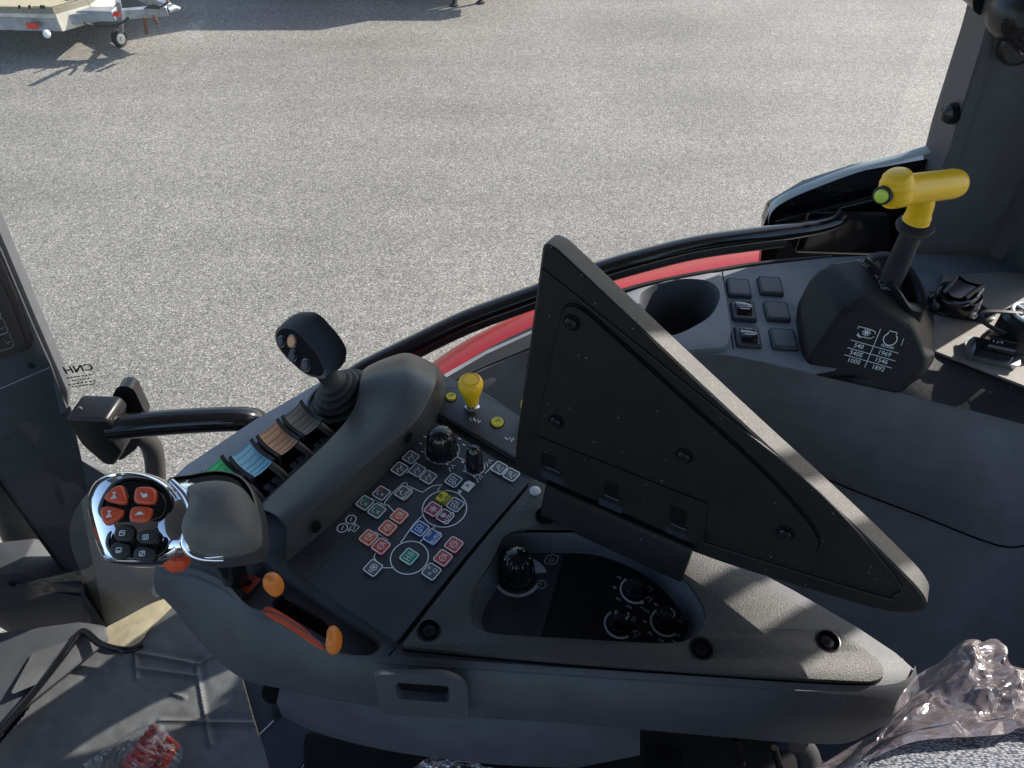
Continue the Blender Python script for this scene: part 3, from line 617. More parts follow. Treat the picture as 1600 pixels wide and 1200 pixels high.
# curled lip between head and neck
lip = cat([HP(*p) for p in [(268, 752, .004), (290, 775, .006), (302, 800, .008), (300, 822, .008), (290, 845, .006), (296, 862, .002), (318, 872, -.002), (350, 874, -.006)]], 5)
dl.tube(lip, [.0022 + .0018 * math.sin(math.pi * i / (len(lip) - 1)) for i in range(len(lip))], 0, 10)
# stem down to the console
stem = [U(345, 850, .05), U(358, 880, .02), U(368, 905, -.01), U(372, 912, -.03)]
dl.tube(cat(stem, 4), .010, 1, 14)
drive = dl.build('drive_lever', ['chrome', 'gloss_black'], arm, ang=50, label='chrome drive lever with orange and black thumb buttons')
# black smoked insets behind the buttons, widened to paint the chrome's dark reflection
def inset(pts, d=.0072):
    q = rnd([HP(x, y, d) for x, y in pts], .005, 4)
    return MB().pillow(q, hn, .0012, 0, base=.004, flat=.8).build('inset', 'gloss_black', drive)
inset([(160, 772), (178, 750), (205, 744), (240, 748), (262, 764), (272, 790), (262, 815), (205, 824), (172, 826), (150, 800)], .0088)
inset([(172, 822), (240, 818), (268, 835), (256, 868), (210, 876), (176, 872), (162, 850)], .0084)
def btn(pts, m, kind):
    q = rnd([HP(x, y, .0112) for x, y in pts], .0035, 5); b = MB(); cq = sum(q, V()) / len(q)
    b.pillow([cq + (p - cq) * 1.10 - hn * .0012 for p in q], hn, .0006, 2, base=.003, flat=.9)
    b.pillow(q, hn, .0026, 0, base=.002, k=8, pw=.28)
    ux = V((1, 0, 0)); ux = (ux - hn * ux.dot(hn)).normalized(); ux = (ux + hn.cross(ux) * .1).normalized(); uy = hn.cross(ux); c = cq + hn * .0030
    P = lambda a, d: c + ux * (a * .001) + uy * (d * .001)
    if kind == 'car':
        b.rib([P(-1.6, -1.6), P(1.6, -1.6)], .0011, hn, 1); b.rib([P(0, -1.6), P(0, 1.8)], .0009, hn, 1); b.rib([P(-1.2, 1.9), P(1.2, 1.9)], .0009, hn, 1); b.rib([P(-1.6, -2.1), P(-1.6, -.9)], .0008, hn, 1); b.rib([P(1.6, -2.1), P(1.6, -.9)], .0008, hn, 1); b.rib([P(-.9, -.4), P(.9, -.4)], .0011, hn, 1)
    elif kind == 'turtle':
        b.prism([P(*p) for p in ((-2, 0), (-1.2, 1.2), (0, 1.7), (1.4, 1.2), (1.9, 0))], -hn * .0002, 1); b.rib([P(-3, -.2), P(3, -.2)], .0007, hn, 1)
    elif kind == 'hare':
        b.prism([P(*p) for p in ((-2, .2), (-1.6, 1.4), (-.2, 1.1), (1.5, 1.2), (2.4, .4), (1.2, -.8), (0, -1.6), (-1.3, -.8))], -hn * .0002, 1); b.rib([P(-1.8, 1), P(-2.6, 2.2)], .0008, hn, 1); b.rib([P(1.2, -.6), P(2.4, -1.0)], .0006, hn, 1)
    else:
        b.rib(rnd([P(-1.8, -1.5), P(1.8, -1.5), P(1.8, 1.5), P(-1.8, 1.5)], .0008), .0005, hn, 1, True)
        if kind == 'r1': b.rib([P(-1.4, .5), P(0, .5), P(1.2, -.3)], .0006, hn, 1)
        elif kind == 'r2': b.rib([P(-.8, -1), P(0, 1), P(1, -1)], .0007, hn, 1)
        elif kind == 'r3': b.rib([P(-1.4, -.6), P(1.4, -.6)], .0008, hn, 1)
        else: b.rib([P(-1, -.8), P(1, .8)], .0008, hn, 1)
    b.build('button', [m, 'white_print', 'gloss_black'], drive, ang=60)
def z5(*p): return [(100 + x / 5, 700 + y / 5) for x, y in p]
btn(z5((318, 385), (400, 300), (465, 290), (505, 430), (450, 448), (330, 412)), 'button_orange', 'car')
btn(z5((285, 465), (370, 455), (480, 485), (455, 545), (345, 605), (305, 580)), 'button_orange', 'car')
btn(z5((565, 305), (690, 305), (728, 345), (718, 440), (640, 448), (545, 425)), 'button_orange', 'hare')
btn(z5((528, 460), (640, 455), (702, 475), (668, 575), (600, 585), (512, 578)), 'button_orange', 'turtle')
btn(z5((412, 610), (510, 598), (560, 640), (535, 735), (440, 730), (392, 705)), 'rubber', 'r1')
btn(z5((590, 650), (700, 640), (750, 690), (715, 755), (620, 750), (570, 725)), 'rubber', 'r2')
btn(z5((378, 745), (480, 735), (530, 775), (510, 850), (430, 868), (358, 845)), 'rubber', 'r3')
btn(z5((560, 780), (650, 765), (720, 800), (700, 880), (610, 888), (540, 860)), 'rubber', 'r4')
# ribbed orange thumb wheel under the head
b = MB().lathe(U(276, 874, .068), V((.35, .2, 1)), [(.008, -.004), (.009, -.001), (.009, .004), (.008, .007)], 0, 48, rip=.06, ripn=8)
b.build('thumb_wheel', 'button_orange', drive)
# palm rest
ph = U(345, 808, .092); pn = V((.06, -.25, .96)).normalized(); PH = lambda x, y, d=0: PLN(x, y, ph + pn * d, pn)
PO = cat([PH(*p) for p in [(297, 765), (330, 756), (362, 757), (384, 768), (398, 792), (403, 822), (400, 846), (378, 857), (345, 864), (312, 862), (292, 850), (287, 828), (296, 802), (300, 782)]], 4, True)
b = MB().pillow(PO, pn, .022, 0, base=.012, k=12, pw=.8)
b.build('palm_rest', 'palm_rubber', drive, ang=80)
P2 = cat([PH(x, y, -.014) for x, y in [(262, 752), (300, 742), (340, 736), (376, 744), (398, 770), (408, 815), (404, 856), (372, 868), (320, 872), (290, 862), (280, 840), (285, 800)]], 4, True)
MB().pillow(P2, pn, .004, 0, base=.022, k=4, pw=.5, flat=.85).build('grip_shell', 'cowl_grey', drive, ang=60)
PC = [p + pn * .0005 for p in cat([PH(x, y, -.0095) for x, y in [(290, 758), (330, 749), (376, 752), (393, 775), (408, 822), (403, 852), (372, 864), (318, 870), (288, 858), (281, 838), (288, 800)]], 4, True)]
MB().tube(PC[24:] + PC[:2], .0021, 0, 8).build('chrome_edge', 'chrome', drive, ang=80)
# --- THROTTLE TROUGH
T0 = [p + V((0, 0, 0)) for p in H_tr]; ct = sum(T0, V()) / len(T0)
SL = rnd(px([(422, 944), (432, 934), (456, 940), (502, 966), (535, 1000), (528, 1006), (506, 996), (470, 974), (436, 956)], -.016), .003)
fl = [ct + (p - ct) * .93 + V((0, 0, -.012)) for p in T0]
b = MB().grid([T0, fl], 0, cu=True); b.plate([V((p.x, p.y, AZ - .016)) for p in fl], [[V((p.x, p.y, AZ - .016)) for p in SL]], V((0, 0, -.006)), 0)
b.prism([p - ZU * .05 + (p - ct) * .3 for p in T0], (0, 0, -.002), 1)
tr = b.build('throttle_trough', ['body_grey', 'deep_black'], arm, ang=50)
OS = cat([U(x, y, -.0025) for x, y in [(408, 956), (418, 948), (440, 957), (470, 977), (492, 996), (508, 1014)]], 4); OS2 = cat([U(x, y, -.0025) for x, y in [(505, 1015), (480, 1000), (450, 980), (425, 966)]], 4)
MB().prism(OS + OS2, (0, 0, -.006), 0).build('orange_arc', 'orange_stripe', tr)
LB = [U(368, 915, -.012), U(388, 894, -.012), U(408, 905, -.012), U(386, 928, -.012)]
b = MB().prism(LB, (0, 0, -.001), 0); b.lathe(U(388, 911, -.0118), ZU, [(.003, 0), (.003, .0002)], 1, 12); b.rib([U(378, 919, -.0116), U(399, 902, -.0116)], .001, ZU, 1); b.build('warning_label', ['label_red', 'groove'], tr)
def slider(x, y, h, sx_, sy_, seed, base):
    c = U(x, y, h); random.seed(seed); bm = MB(); rows = []
    up = (U(x, y, h + .02) - U(x, y, h)).normalized(); n1 = 16; n2 = 9
    for i in range(n2 + 1):
        t = i / n2; ph_ = math.pi * t; row = []
        for k in range(n1):
            a = 2 * math.pi * k / n1; r = math.sin(ph_) ** .7 * (1 + .16 * math.cos(2 * a + seed)) * (1 - .25 * (t > .5) * math.cos(a + seed) ** 2)
            row.append(c + V((math.cos(a) * sx_ * r, math.sin(a) * sy_ * r, -.011 * math.cos(ph_))))
        rows.append(row)
    bm.grid(rows, 0, cu=True); o = bm.build('throttle_knob', 'orange_plastic', tr, ang=80)
    MB().tube([c - ZU * .008, U(*base, -.03)], .0018, 0, 8).build('rod', 'satin_black', tr)
slider(427, 912, .012, .0072, .0088, 1, (450, 950)); slider(521, 1000, .006, .0070, .0080, 3, (515, 992))
# --- storage handle on the side body
yb = lambda x, y, o=0.0: PLN(x, y, U(740, 1041, -.004) + V((0, -.0120 - o, 0)), V((.09, -1, .12)).normalized())
HF = rnd([yb(*p) for p in [(582, 1046), (700, 1046), (730, 1062), (735, 1119), (596, 1111)]], .006, rs=[.008, .008, .012, .002, .002])
Hh = rnd([yb(*p) for p in [(617, 1060), (703, 1066), (702, 1092), (622, 1086)]], .004)
nrm = V((.09, -1, .12)).normalized()
b = MB(); cF = sum(HF, V()) / len(HF); b.grid([[p for p in HF], [cF + (p - cF) * .97 + nrm * .003 for p in HF]], 0, cu=True)
HFi = [cF + (p - cF) * .97 + nrm * .003 for p in HF]; Hi = [p + nrm * .003 for p in Hh]
# bridge as a plate in its own plane
ux = V((1, 0.09, 0)).normalized(); uy = nrm.cross(ux)
to2 = lambda p: V(((p - cF).dot(ux), (p - cF).dot(uy), 0)); fr2 = lambda q, h=.003: cF + ux * q.x + uy * q.y + nrm * h
tri = tessellate_polygon([[to2(p) for p in HFi], [to2(p) for p in Hi]]); allp = [fr2(to2(p)) for p in HFi + Hi]
b.add(allp, [list(t) for t in tri], 0)
Hc = sum(Hi, V()) / len(Hi); Hb = [Hc + (p - Hc) * .95 - nrm * .0065 for p in Hi]
b.grid([Hi, Hb], 0, cu=True).add(Hb, [list(range(len(Hb)))], 1)
b.build('pull_handle', ['body_grey', 'deep_black'], body, ang=40)
MB().rib([p + V((0, -.0006, .0008)) for p in [U(619, 1011, 0), U(608, 1024, -.003)] + [r1b[28] * 0 + U(604, 1036, -.008)]], .0012, V((0, -.4, 1)), 0).build('seam', 'deep_black', body)
# ================================================================ LID
ha = U(838, 742, .030); hb = U(1090, 852, .030); hu = (hb - ha).normalized()
hw = hu.cross(ZU); hw = -hw if hw.y > 0 else hw
la = math.radians(97); lmv = hw * math.cos(la) + ZU * math.sin(la); ln = hu.cross(lmv).normalized()
if ln.y > 0: ln = -ln                                      # faces the driver
LP = lambda x, y, d=0: PLN(x, y, ha + ln * d, ln)
LO = rnd([LP(*p) for p in [(848, 380), (866, 386), (1147, 650), (1345, 830), (1447, 932), (1450, 958), (1400, 962), (1150, 888), (1075, 860), (838, 752), (803, 735), (806, 690), (832, 500)]], .01, 4, rs=[.004, .006, .06, .06, .014, .014, .02, .04, .002, .002, .012, .01, .06])
b = MB(); cL = sum(LO, V()) / len(LO)
inn1 = [cL + (p - cL) * .985 for p in LO]; back = [p - ln * .0165 for p in LO]; back2 = [cL - ln * .0180 + (p - cL) * .993 for p in LO]
b.grid([inn1, [p - ln * .0015 for p in LO]], 0, cu=True).grid([[p - ln * .0015 for p in LO], back, back2], 1, cu=True); b.add(inn1, [list(range(len(LO)))], 0); b.add(back2, [list(range(len(LO)))[::-1]], 1)
lid = b.build('lid', ['lid_black', 'plate_black'], arm, ang=50, label='triangular black lid standing open on its hinges')
RO = [LP(x, y, .0012) for x, y in [(858, 405), (1135, 625), (1340, 820), (1432, 938), (1395, 945), (1150, 872)]]
MB().tube(cat([LP(x, y, .0005) for x, y in [(846, 420), (1120, 640), (1280, 770), (1400, 905), (1398, 930), (1360, 928), (1090, 845)]], 5), .0011, 0, 6).build('lid_rib', 'lid_black', lid)
IP = rnd([LP(x, y, .003) for x, y in [(880, 478), (905, 480), (1060, 620), (1200, 745), (1282, 840), (1272, 868), (1235, 872), (1110, 835), (842, 690), (838, 672)]], .012, 5, rs=[.012, .014, .05, .05, .02, .018, .02, .03, .004, .004])
b = MB(); cI = sum(IP, V()) / len(IP); b.grid([[p - ln * .003 for p in IP], IP], 0, cu=True); b.add([p for p in IP], [list(range(len(IP)))], 0)
b.tube([p - ln * .0032 for p in IP] + [IP[0] - ln * .0032], .0017, 1, 6, False)
b.build('inner_panel', ['lid_black', 'deep_black'], lid, ang=50)
for x, y in ((893, 504), (869, 658), (1069, 712), (1227, 833)): screw('screw', LP(x, y, .0034), ln, .0062, lid, deep=-.0003, rim=False)
HS = [LP(x, y, .0042) for x, y in [(833, 690), (838, 682), (1105, 788), (1098, 845), (1085, 850), (828, 735)]]
b = MB().prism(HS, -ln * .006, 0)
for x, y in ((858, 718), (955, 762), (1060, 805)):
    q = [LP(x + dx, y + dy, .0046) for dx, dy in ((-12, -14), (12, -5), (10, 16), (-14, 7))]; b.prism(q, -ln * .001, 1)
b.build('hinge_plate', ['lid_black', 'deep_black'], lid, bev=.0006)
# hinge block standing on the plate
b = MB(); hx = [ha + hu * .012 + ln * .006, hb + hu * -.002 + ln * .006]
for k, (p, q) in enumerate(((hx[0], hx[1]),)):
    a0 = p + ZU * .006; a1 = q + ZU * .006
    sec = [V((0, 0, .000)), ln * .002 + V((0, 0, -.006)), ln * .010 + V((0, 0, -.034)), V((0, 0, -.034)) - ln * .008, -ln * .008 + V((0, 0, .0))]
    b.prism([p + s_ for s_ in sec], q - p, 0)
b.build('hinge_block', ['lid_black'], arm, bev=.001)
for x, y in ((865, 733), (957, 777), (1061, 822)):
    c = LP(x, y, .004); MB().tube([c - hu * .006, c + hu * .006], .0022, 0, 12).build('hinge_pin', 'satin_black', lid)
    MB().prism([c + hu * s_ * .009 + v_ for s_, v_ in ((-1, -ZU * .001), (1, -ZU * .001), (1, -ZU * .012 + ln * .002), (-1, -ZU * .012 + ln * .002))], -ln * .006, 0).build('hinge_knuckle', 'navy', lid, bev=.0008)
# ================================================================ SIDE CONSOLE (fixed, along the window)
sc_ = thing('side_console', U(1100, 600, -.3), 'long grey side console under the window with cup holder, blank switches and yellow handled lever', 'side console')
SHH = -.085
# top deck
So = px([(560, 640), (620, 610), (688, 588), (760, 547), (830, 516), (900, 486), (970, 460), (1050, 438), (1128, 424), (1190, 414), (1300, 402), (1420, 396), (1520, 400), (1700, 410), (1700, 640), (1600, 600), (1540, 572), (1461, 540), (1400, 560), (1272, 582), (1250, 578), (1150, 556), (1065, 548), (960, 552), (830, 545), (760, 574), (700, 602), (640, 640)], SHH)
cup_c = U(1061, 484, SHH)
EL = [U(x, y, SHH) for x, y in [(998, 470), (1008, 458), (1030, 448), (1060, 442), (1090, 442), (1112, 448), (1123, 462), (1121, 480), (1108, 500), (1085, 515), (1060, 527), (1040, 528), (1020, 505), (1004, 488)]]
EL = cat(EL, 3, True)
MB().plate(So, [EL], (0, 0, -.004), 0).build('top_deck', 'sill_grey', sc_, bev=.0006)
MB().prism(px([(640, 622), (690, 594), (760, 553), (830, 521), (900, 491), (942, 473), (958, 549), (830, 542), (760, 571), (700, 599), (640, 636)], SHH + .003), (0, 0, -.002), 0).build('deck_shade_sheet', 'lid_black', sc_)  # dark sheet added to put shade on the deck's sunlit left end
# raised cup holder housing
CHo = rnd([U(x, y, SHH + .006) for x, y in [(940, 472), (1000, 450), (1060, 436), (1118, 425), (1129, 432), (1143, 520), (1135, 542), (1062, 548), (960, 545)]], .01, 5)
b = MB().plate(CHo, [[p + ZU * .006 for p in EL]], (0, 0, -.0065), 0)
ce = sum(EL, V()) / len(EL)
b.grid([[p + ZU * .006 for p in EL], [ce + (p - ce) * .97 + ZU * .002 for p in EL], [ce + (p - ce) * .80 - ZU * .07 for p in EL]], 1, cu=True)
bt = [ce + (p - ce) * .80 - ZU * .07 for p in EL]; b.add(bt, [list(range(len(bt)))], 1)
b.lathe(ce - ZU * .0695 + V((.002, -.004, 0)), ZU, [(.012, 0), (.012, .001)], 2, 10)
b.build('cup_holder', ['sill_grey', 'side_grey', 'deep_black'], sc_, bev=.0009, ang=32)
MB().rib(px([(1129, 424), (1134, 470), (1146, 545)], SHH + .0005), .0014, ZU, 0).build('seam', 'deep_black', sc_)
# switches
sx1 = (U(1224, 526, SHH) - U(1204, 444, SHH)); sx1 = -sx1.normalized(); sx0 = ZU.cross(sx1) * -1
def swbase(x, y, rock=False):
    c = U(x, y, SHH + .0045); q = lambda a, d_, r, h: rnd([c + sx0 * p * a + sx1 * s_ * d_ + ZU * h for p, s_ in ((-1, -1), (1, -1), (1, 1), (-1, 1))], r, 4)
    b = MB()
    if not rock: b.pillow(q(.0145, .0175, .003, 0), ZU, .0009, 0, base=.0045, k=4, flat=.86)
    else:
        b.pillow(q(.0142, .0175, .003, 0), ZU, .0006, 0, base=.0045, k=3, flat=.9)
    b.prism(q(.0152, .0183, .003, -.0042), (0, 0, -.0006), 1)
    return b.build('rocker_switch' if rock else 'blank_switch', ['body_grey', 'deep_black'], sc_, ang=30)
b0 = swbase(1155, 448); cB = U(1155, 448, SHH)
for x, y in ((1204, 445), (1214, 484), (1224, 527)): copy_part(b0, sc_, U(x, y, SHH) - cB)
for i, (x, y) in enumerate(((1162, 484), (1169, 524))):
    o = swbase(x, y, True); c = U(x, y, SHH + .0055)
    rows = []
    for k in range(13):
        t = k / 12 * 2 - 1; z = .0045 * math.cos(t * 1.4) + (.002 * t if i == 0 else -.001 * t)
        rows.append([c + sx1 * (t * .0125) + sx0 * (s_ * .0095) + ZU * (z if abs(s_) < .99 else z - .0005) for s_ in (-1, -.9, 0, .9, 1)])
    b = MB().grid(rows, 0)
    for s_ in (-1, 1):
        r = [rw[0 if s_ < 0 else -1] for rw in rows]; b.prism(r + [c + sx1 * .0125 + sx0 * (s_ * .0095) - ZU * .004, c - sx1 * .0125 + sx0 * (s_ * .0095) - ZU * .004], sx0 * (-s_ * .001), 0)
    b.add([rows[0][0], rows[0][-1], rows[0][-1] - ZU * .008, rows[0][0] - ZU * .008], [[0, 1, 2, 3]], 0)
    zz = ZU * .0052
    b.rib([c - sx0 * .009 + zz, c + sx0 * .009 + zz], .0007, ZU, 1)
    for dx in (-.003, 0, .003): b.rib([c + sx0 * dx + sx1 * (.0055 if i else .004) + zz, c + sx0 * dx + sx1 * (.0085 if i else .0075) + zz * .9], .0011, ZU, 1)
    b.rib([c - sx0 * .006 - sx1 * .004 + zz, c + sx0 * .006 - sx1 * .004 + zz], .0018, ZU, 1)
    b.build('rocker', ['gloss_black', 'grey_print'], o, ang=50)
# side panels down to the floor
tp = [(560, 690, -.09), (640, 641, -.089), (700, 604, -.089), (760, 576, -.089), (830, 547, -.089), (960, 553, -.089), (1065, 549, -.089), (1150, 557, -.089), (1250, 579, -.092), (1310, 592, -.10), (1400, 612, -.105), (1500, 636, -.11), (1600, 662, -.115), (1720, 695, -.12)]
lo1 = [(540, 800, -.30), (640, 760, -.30), (720, 730, -.30), (800, 715, -.30), (880, 705, -.30), (980, 695, -.30), (1080, 695, -.30), (1180, 712, -.30), (1265, 738, -.30), (1350, 772, -.30), (1440, 806, -.30), (1560, 852, -.30), (1620, 850, -.30), (1740, 848, -.30)]
t0 = cat([U(*p) for p in tp], 3); t1 = cat([U(*p) for p in lo1], 3)
b = MB().grid([[p + V((0, .012, .002)) for p in t0], t0] + [[p.lerp(q, k) + V((0, -.012 * math.sin(math.pi * k), 0)) for p, q in zip(t0, t1)] for k in (.04, .25, .5, .75, .97)] + [t1, [p + V((0, .012, -.002)) for p in t1]], 0)
b.build('side_trim', 'trim_grey', sc_, ang=60)
MB().tube([p + V((0, -.0005, .0)) for p in t1], .0016, 0, 6, False).build('trim_seam', 'deep_black', sc_)
lo2 = [V((p.x * 1.0, p.y - .07, AZ - .62)) for p in t1]
MB().grid([[p + V((0, .01, .004)) for p in t1], [p.lerp(q, .5) + V((0, .008, 0)) for p, q in zip(t1, lo2)], lo2], 0).build('lower_trim', 'trim_grey', sc_, ang=60)
# black skirt between the lever housing / shelf and the trim
sk0 = [U(*p) for p in [(1296, 588, -.094), (1330, 590, -.09), (1400, 562, -.083), (1461, 541, -.083), (1540, 573, -.083), (1600, 600, -.083), (1700, 642, -.083)]]
sk1 = [U(*p) for p in [(1300, 591, -.098), (1340, 600, -.101), (1400, 612, -.104), (1461, 628, -.106), (1540, 647, -.111), (1600, 663, -.114), (1700, 690, -.119)]]
MB().grid([sk0, [p.lerp(q, .1) + V((0, -.003, 0)) for p, q in zip(sk0, sk1)], [p.lerp(q, .5) + V((0, -.004, .003)) for p, q in zip(sk0, sk1)], sk1], 0).build('skirt', 'lid_black', sc_, ang=60)
# sunlit rear shelf
MB().prism(px([(1448, 543), (1475, 430), (1560, 425), (1700, 432), (1700, 641)], SHH + .003), (0, 0, -.003), 0).build('rear_shelf', 'beige_panel', sc_)
# --- PTO lever housing
hp0 = U(1320, 486, -.022); hpn = (U(1428, 512, -.030) - hp0).cross(U(1345, 605, -.102) - hp0).normalized(); HFp = lambda x, y: PLN(x, y, hp0, hpn)
hb_ = MB().hull([U(*p) for p in [(1247, 478, -.086), (1243, 505, -.09), (1252, 560, -.09), (1268, 588, -.098), (1440, 600, -.106), (1462, 560, -.088), (1462, 500, -.088),
    (1246, 475, -.055), (1268, 432, -.025), (1292, 410, -.012), (1345, 402, -.008), (1372, 404, -.010), (1404, 436, -.014), (1436, 470, -.034), (1450, 505, -.058), (1352, 462, -.012), (1262, 560, -.078)]] + [HFp(x, y) for x, y in ((1316, 486), (1428, 512), (1450, 560), (1402, 618), (1290, 592))])
hou = hb_.build('lever_housing', 'lid_black', sc_, bev=.006, seg=4, ang=10)
dg = bpy.context.evaluated_depsgraph_get(); dg.update()
me = hou.data; bv = BVHTree.FromPolygons([tuple(v.co + WL[hou]) for v in me.vertices], [tuple(p.vertices) for p in me.polygons])
def snap(x, y, lift=.0008, bv_=None):
    d = ray(x, y).normalized(); h, n_, i, dd = (bv_ or bv).ray_cast(CAM, d)
    return (h + n_ * lift, n_) if h is not None else (U(x, y, -.05), ZU)
# rating table printed on the front face: one flat decal frame fitted to three points of the face
pa, na = snap(1345, 525); pb, _ = snap(1395, 545); pc, _ = snap(1340, 565)
pa = hp0; tn = hpn.copy(); tn = tn if tn.dot(CAM - pa) > 0 else -tn
TP = lambda x, y: PLN(x, y, pa + tn * .0016, tn)
tu = (TP(1407, 552) - TP(1328, 531)).normalized(); tv = tn.cross(tu)
b = MB()
for a_, c_ in (((1329, 531), (1404, 552)), ((1324, 543), (1399, 564)), ((1319, 554), (1393, 575)), ((1376, 514), (1351, 574))): b.rib([TP(*a_), TP(*c_)], .0008, tn, 0)
for s_, x, y in (('540', 1342, 541), ('540E', 1338, 553), ('1000', 1334, 564.5), ('1969', 1382, 552.5), ('1546', 1377, 564), ('1892', 1372, 575.5), ('n/min', 1387, 541)): b.text(s_, TP(x, y), tu, tv, .0074 if s_ != 'n/min' else .0064, 0, bold=.008)
b.rib([TP(1340, 514), TP(1341, 510), TP(1358, 514), TP(1367, 518), TP(1368, 522)], .0009, tn, 0); b.rib([TP(1340, 520), TP(1344, 526), TP(1360, 529), TP(1366, 526)], .0009, tn, 0)
b.prism([TP(1345, 529), TP(1341, 522), TP(1338, 524)], -tn * .0003, 0)
cst = TP(1354, 519.5); [b.rib([cst, cst + (tu * math.cos(k * math.pi / 4) + tv * math.sin(k * math.pi / 4)) * .0048], .0012, tn, 0) for k in range(8)]
ce_ = TP(1391, 530); b.rib([ce_ + (tu * math.cos(a) + tv * math.sin(a)) * .0072 for a in [math.radians(k) for k in range(-230, 60, 20)]], .0011, tn, 0); b.rib([ce_ + tu * -.005 + tv * .0055, ce_ + tu * -.004 + tv * .009, ce_ + tu * .004 + tv * .009, ce_ + tu * .004 + tv * .006], .0010, tn, 0)
b.rib([TP(1408, 540), TP(1412, 529)], .0006, tn, 0)
b.build('rating_table', 'white_print', hou)
# marks along the gate
def stag(st_, x, y, ang, size):
    p, n_ = snap(x, y, .0015); uu = (V((math.cos(ang), math.sin(ang), 0))); uu = (uu - n_ * uu.dot(n_)).normalized(); return p, uu, n_.cross(uu), n_, size
b = MB()
for s_, x, y, an, sz in (('N', 1371, 434, .15, .009), ('1000', 1383, 452, -.1, .0075)):
    p, uu, vv, n_, z_ = stag(s_, x, y, an, sz); b.text(s_, p, uu, vv, z_, 0)
p, uu, vv, n_, z_ = stag('', 1378, 443, 0, .01); b.rib(rnd([p + uu * a * .004 + vv * d * .0035 for a, d in ((-1, -1), (1, -1), (1, 1), (-1, 1))], .001), .0006, n_, 0, True)
for x, y in ((1344, 409), (1352, 416)):
    p, uu, vv, n_, z_ = stag('', x, y, 0, .01); b.rib([p - uu * .004, p + vv * .003, p + uu * .004, p - vv * .003, p - uu * .002], .0006, n_, 0)
b.build('gate_marks', 'grey_print', hou)
# gate ring and slot on the right of the housing
gp = [snap(x, y, .0012) for x, y in [(1386, 412), (1400, 408), (1415, 420), (1430, 442), (1440, 462), (1438, 476), (1426, 478), (1412, 462), (1400, 440), (1390, 424)]]
gpp = [U(x, y, h) for x, y, h in [(1362, 404, -.004), (1390, 398, .0), (1416, 412, .0), (1436, 440, -.006), (1444, 466, -.014), (1438, 479, -.020), (1422, 476, -.018), (1408, 456, -.010), (1392, 436, -.004), (1374, 416, -.002)]]
b = MB(); gc = sum(gpp, V()) / len(gpp); gl = cat(gpp, 4, True)
b.grid([[gc + (p - gc) * 1.2 - ZU * .022 for p in gl], [gc + (p - gc) * 1.16 - ZU * .001 for p in gl], gl, [gc + (p - gc) * .82 - ZU * .001 for p in gl], [gc + (p - gc) * .7 - ZU * .010 for p in gl]], 0, cu=True)
lp = [gc + (p - gc) * .7 - ZU * .010 for p in gl]; b.add(lp, [list(range(len(lp)))], 1)
b.build('gate_ring', ['satin_black', 'deep_black'], hou, ang=50)
# lever: shaft, collar and T handle
sb0 = U(1398, 424, .0); Ys = sb0.y
s1 = UY(1430, 352, Ys - .012); sh = MB().tube([sb0 - ZU * .02, sb0.lerp(s1, .1), sb0.lerp(s1, .55), s1], [.0125, .0125, .0115, .0105], 0, 20)
la_ = (s1 - sb0).normalized()
sh.lathe(s1 - la_ * .004, la_, [(.0115, 0), (.0185, .0012), (.0192, .003), (.0185, .0048), (.012, .006)], 0, 32)
sh.tube([s1, s1 + la_ * .012], .0100, 0, 20)
pto = sh.build('lever', 'rubber', sc_, ang=40)
g0 = UY(1392, 300, Ys - .030); g1 = UY(1492, 287, Ys + .004); gd = (g1 - g0).normalized(); gm = UY(1444, 298, Ys - .012)
b = MB(); b.tube([g0, g0 + gd * .008, g0.lerp(g1, .3), g0.lerp(g1, .7), g1 - gd * .004, g1 + gd * .003, g1 + gd * .0075, g1 + gd * .0095], [.0165, .0172, .0158, .0155, .0155, .0142, .0095, .002], 0, 24)
b.tube(cat([gm, UY(1440, 318, Ys - .012), UY(1434, 338, Ys - .012), UY(1431, 345, Ys - .012)], 4), [.012] * 4 + [.0125] * 4 + [.0135] * 4 + [.014], 0, 24)
# thumb rest rising at the left end
b.tube(cat([UY(1398, 308, Ys - .029), UY(1400, 295, Ys - .029), UY(1402, 282, Ys - .029), UY(1404, 274, Ys - .029), UY(1405, 268, Ys - .029)], 4), [.0170] * 4 + [.0160] * 4 + [.0145] * 3 + [.0138, .013, .0125, .0115, .0085, .003], 0, 24)
grip = b.build('t_handle', 'yellow_plastic', pto, ang=60)
for p_ in grip.data.polygons: p_.use_smooth = True
bc = UY(1381, 304, Ys - .036); bd_ = V((-.62, -.62, .12)).normalized()
MB().lathe(bc, bd_, [(.0092, -.008), (.0094, .004), (.0080, .0052)], 0, 28).lathe(bc, bd_, [(.0066, .004), (.0066, .0072), (.0048, .0084), (.002, .0088)], 1, 28).build('push_button', ['rubber', 'lime'], pto)
# ================================================================ fittings standing on the rear shelf
def fit(name, c, label, cat_): return thing(name, c, label, cat_)
c = U(1492, 482, SHH + .003)
t_ = fit('socket', c, 'black spring capped round socket on the sunlit beige shelf behind the yellow lever', 'power socket')
b = MB(); oo = rnd([c + V((a, d, .004)) for a, d in ((-.040, .020), (-.036, -.010), (.028, -.030), (.044, -.020), (.030, .012), (-.02, .032))], .012); b.prism(oo, (0, 0, -.004), 0)
b.lathe(c + V((0, .004, .004)), ZU, [(.026, 0), (.027, .010), (.025, .018)], 0, 32); b.build('base', 'gloss_black', t_, bev=.001)
lidn = V((.05, -.35, .93)).normalized(); lc_ = U(1500, 462, .0); 
q = cat([PLN(x, y, U(1497, 460, -.05), lidn) for x, y in [(1464, 452), (1478, 443), (1492, 430), (1500, 433), (1510, 440), (1537, 449), (1533, 460), (1523, 472), (1505, 478), (1482, 476), (1467, 466)]], 4, True)
MB().pillow(q, lidn, .004, 0, base=.006, k=4, flat=.6, pw=.6).build('flap', 'gloss_black', t_, ang=40)
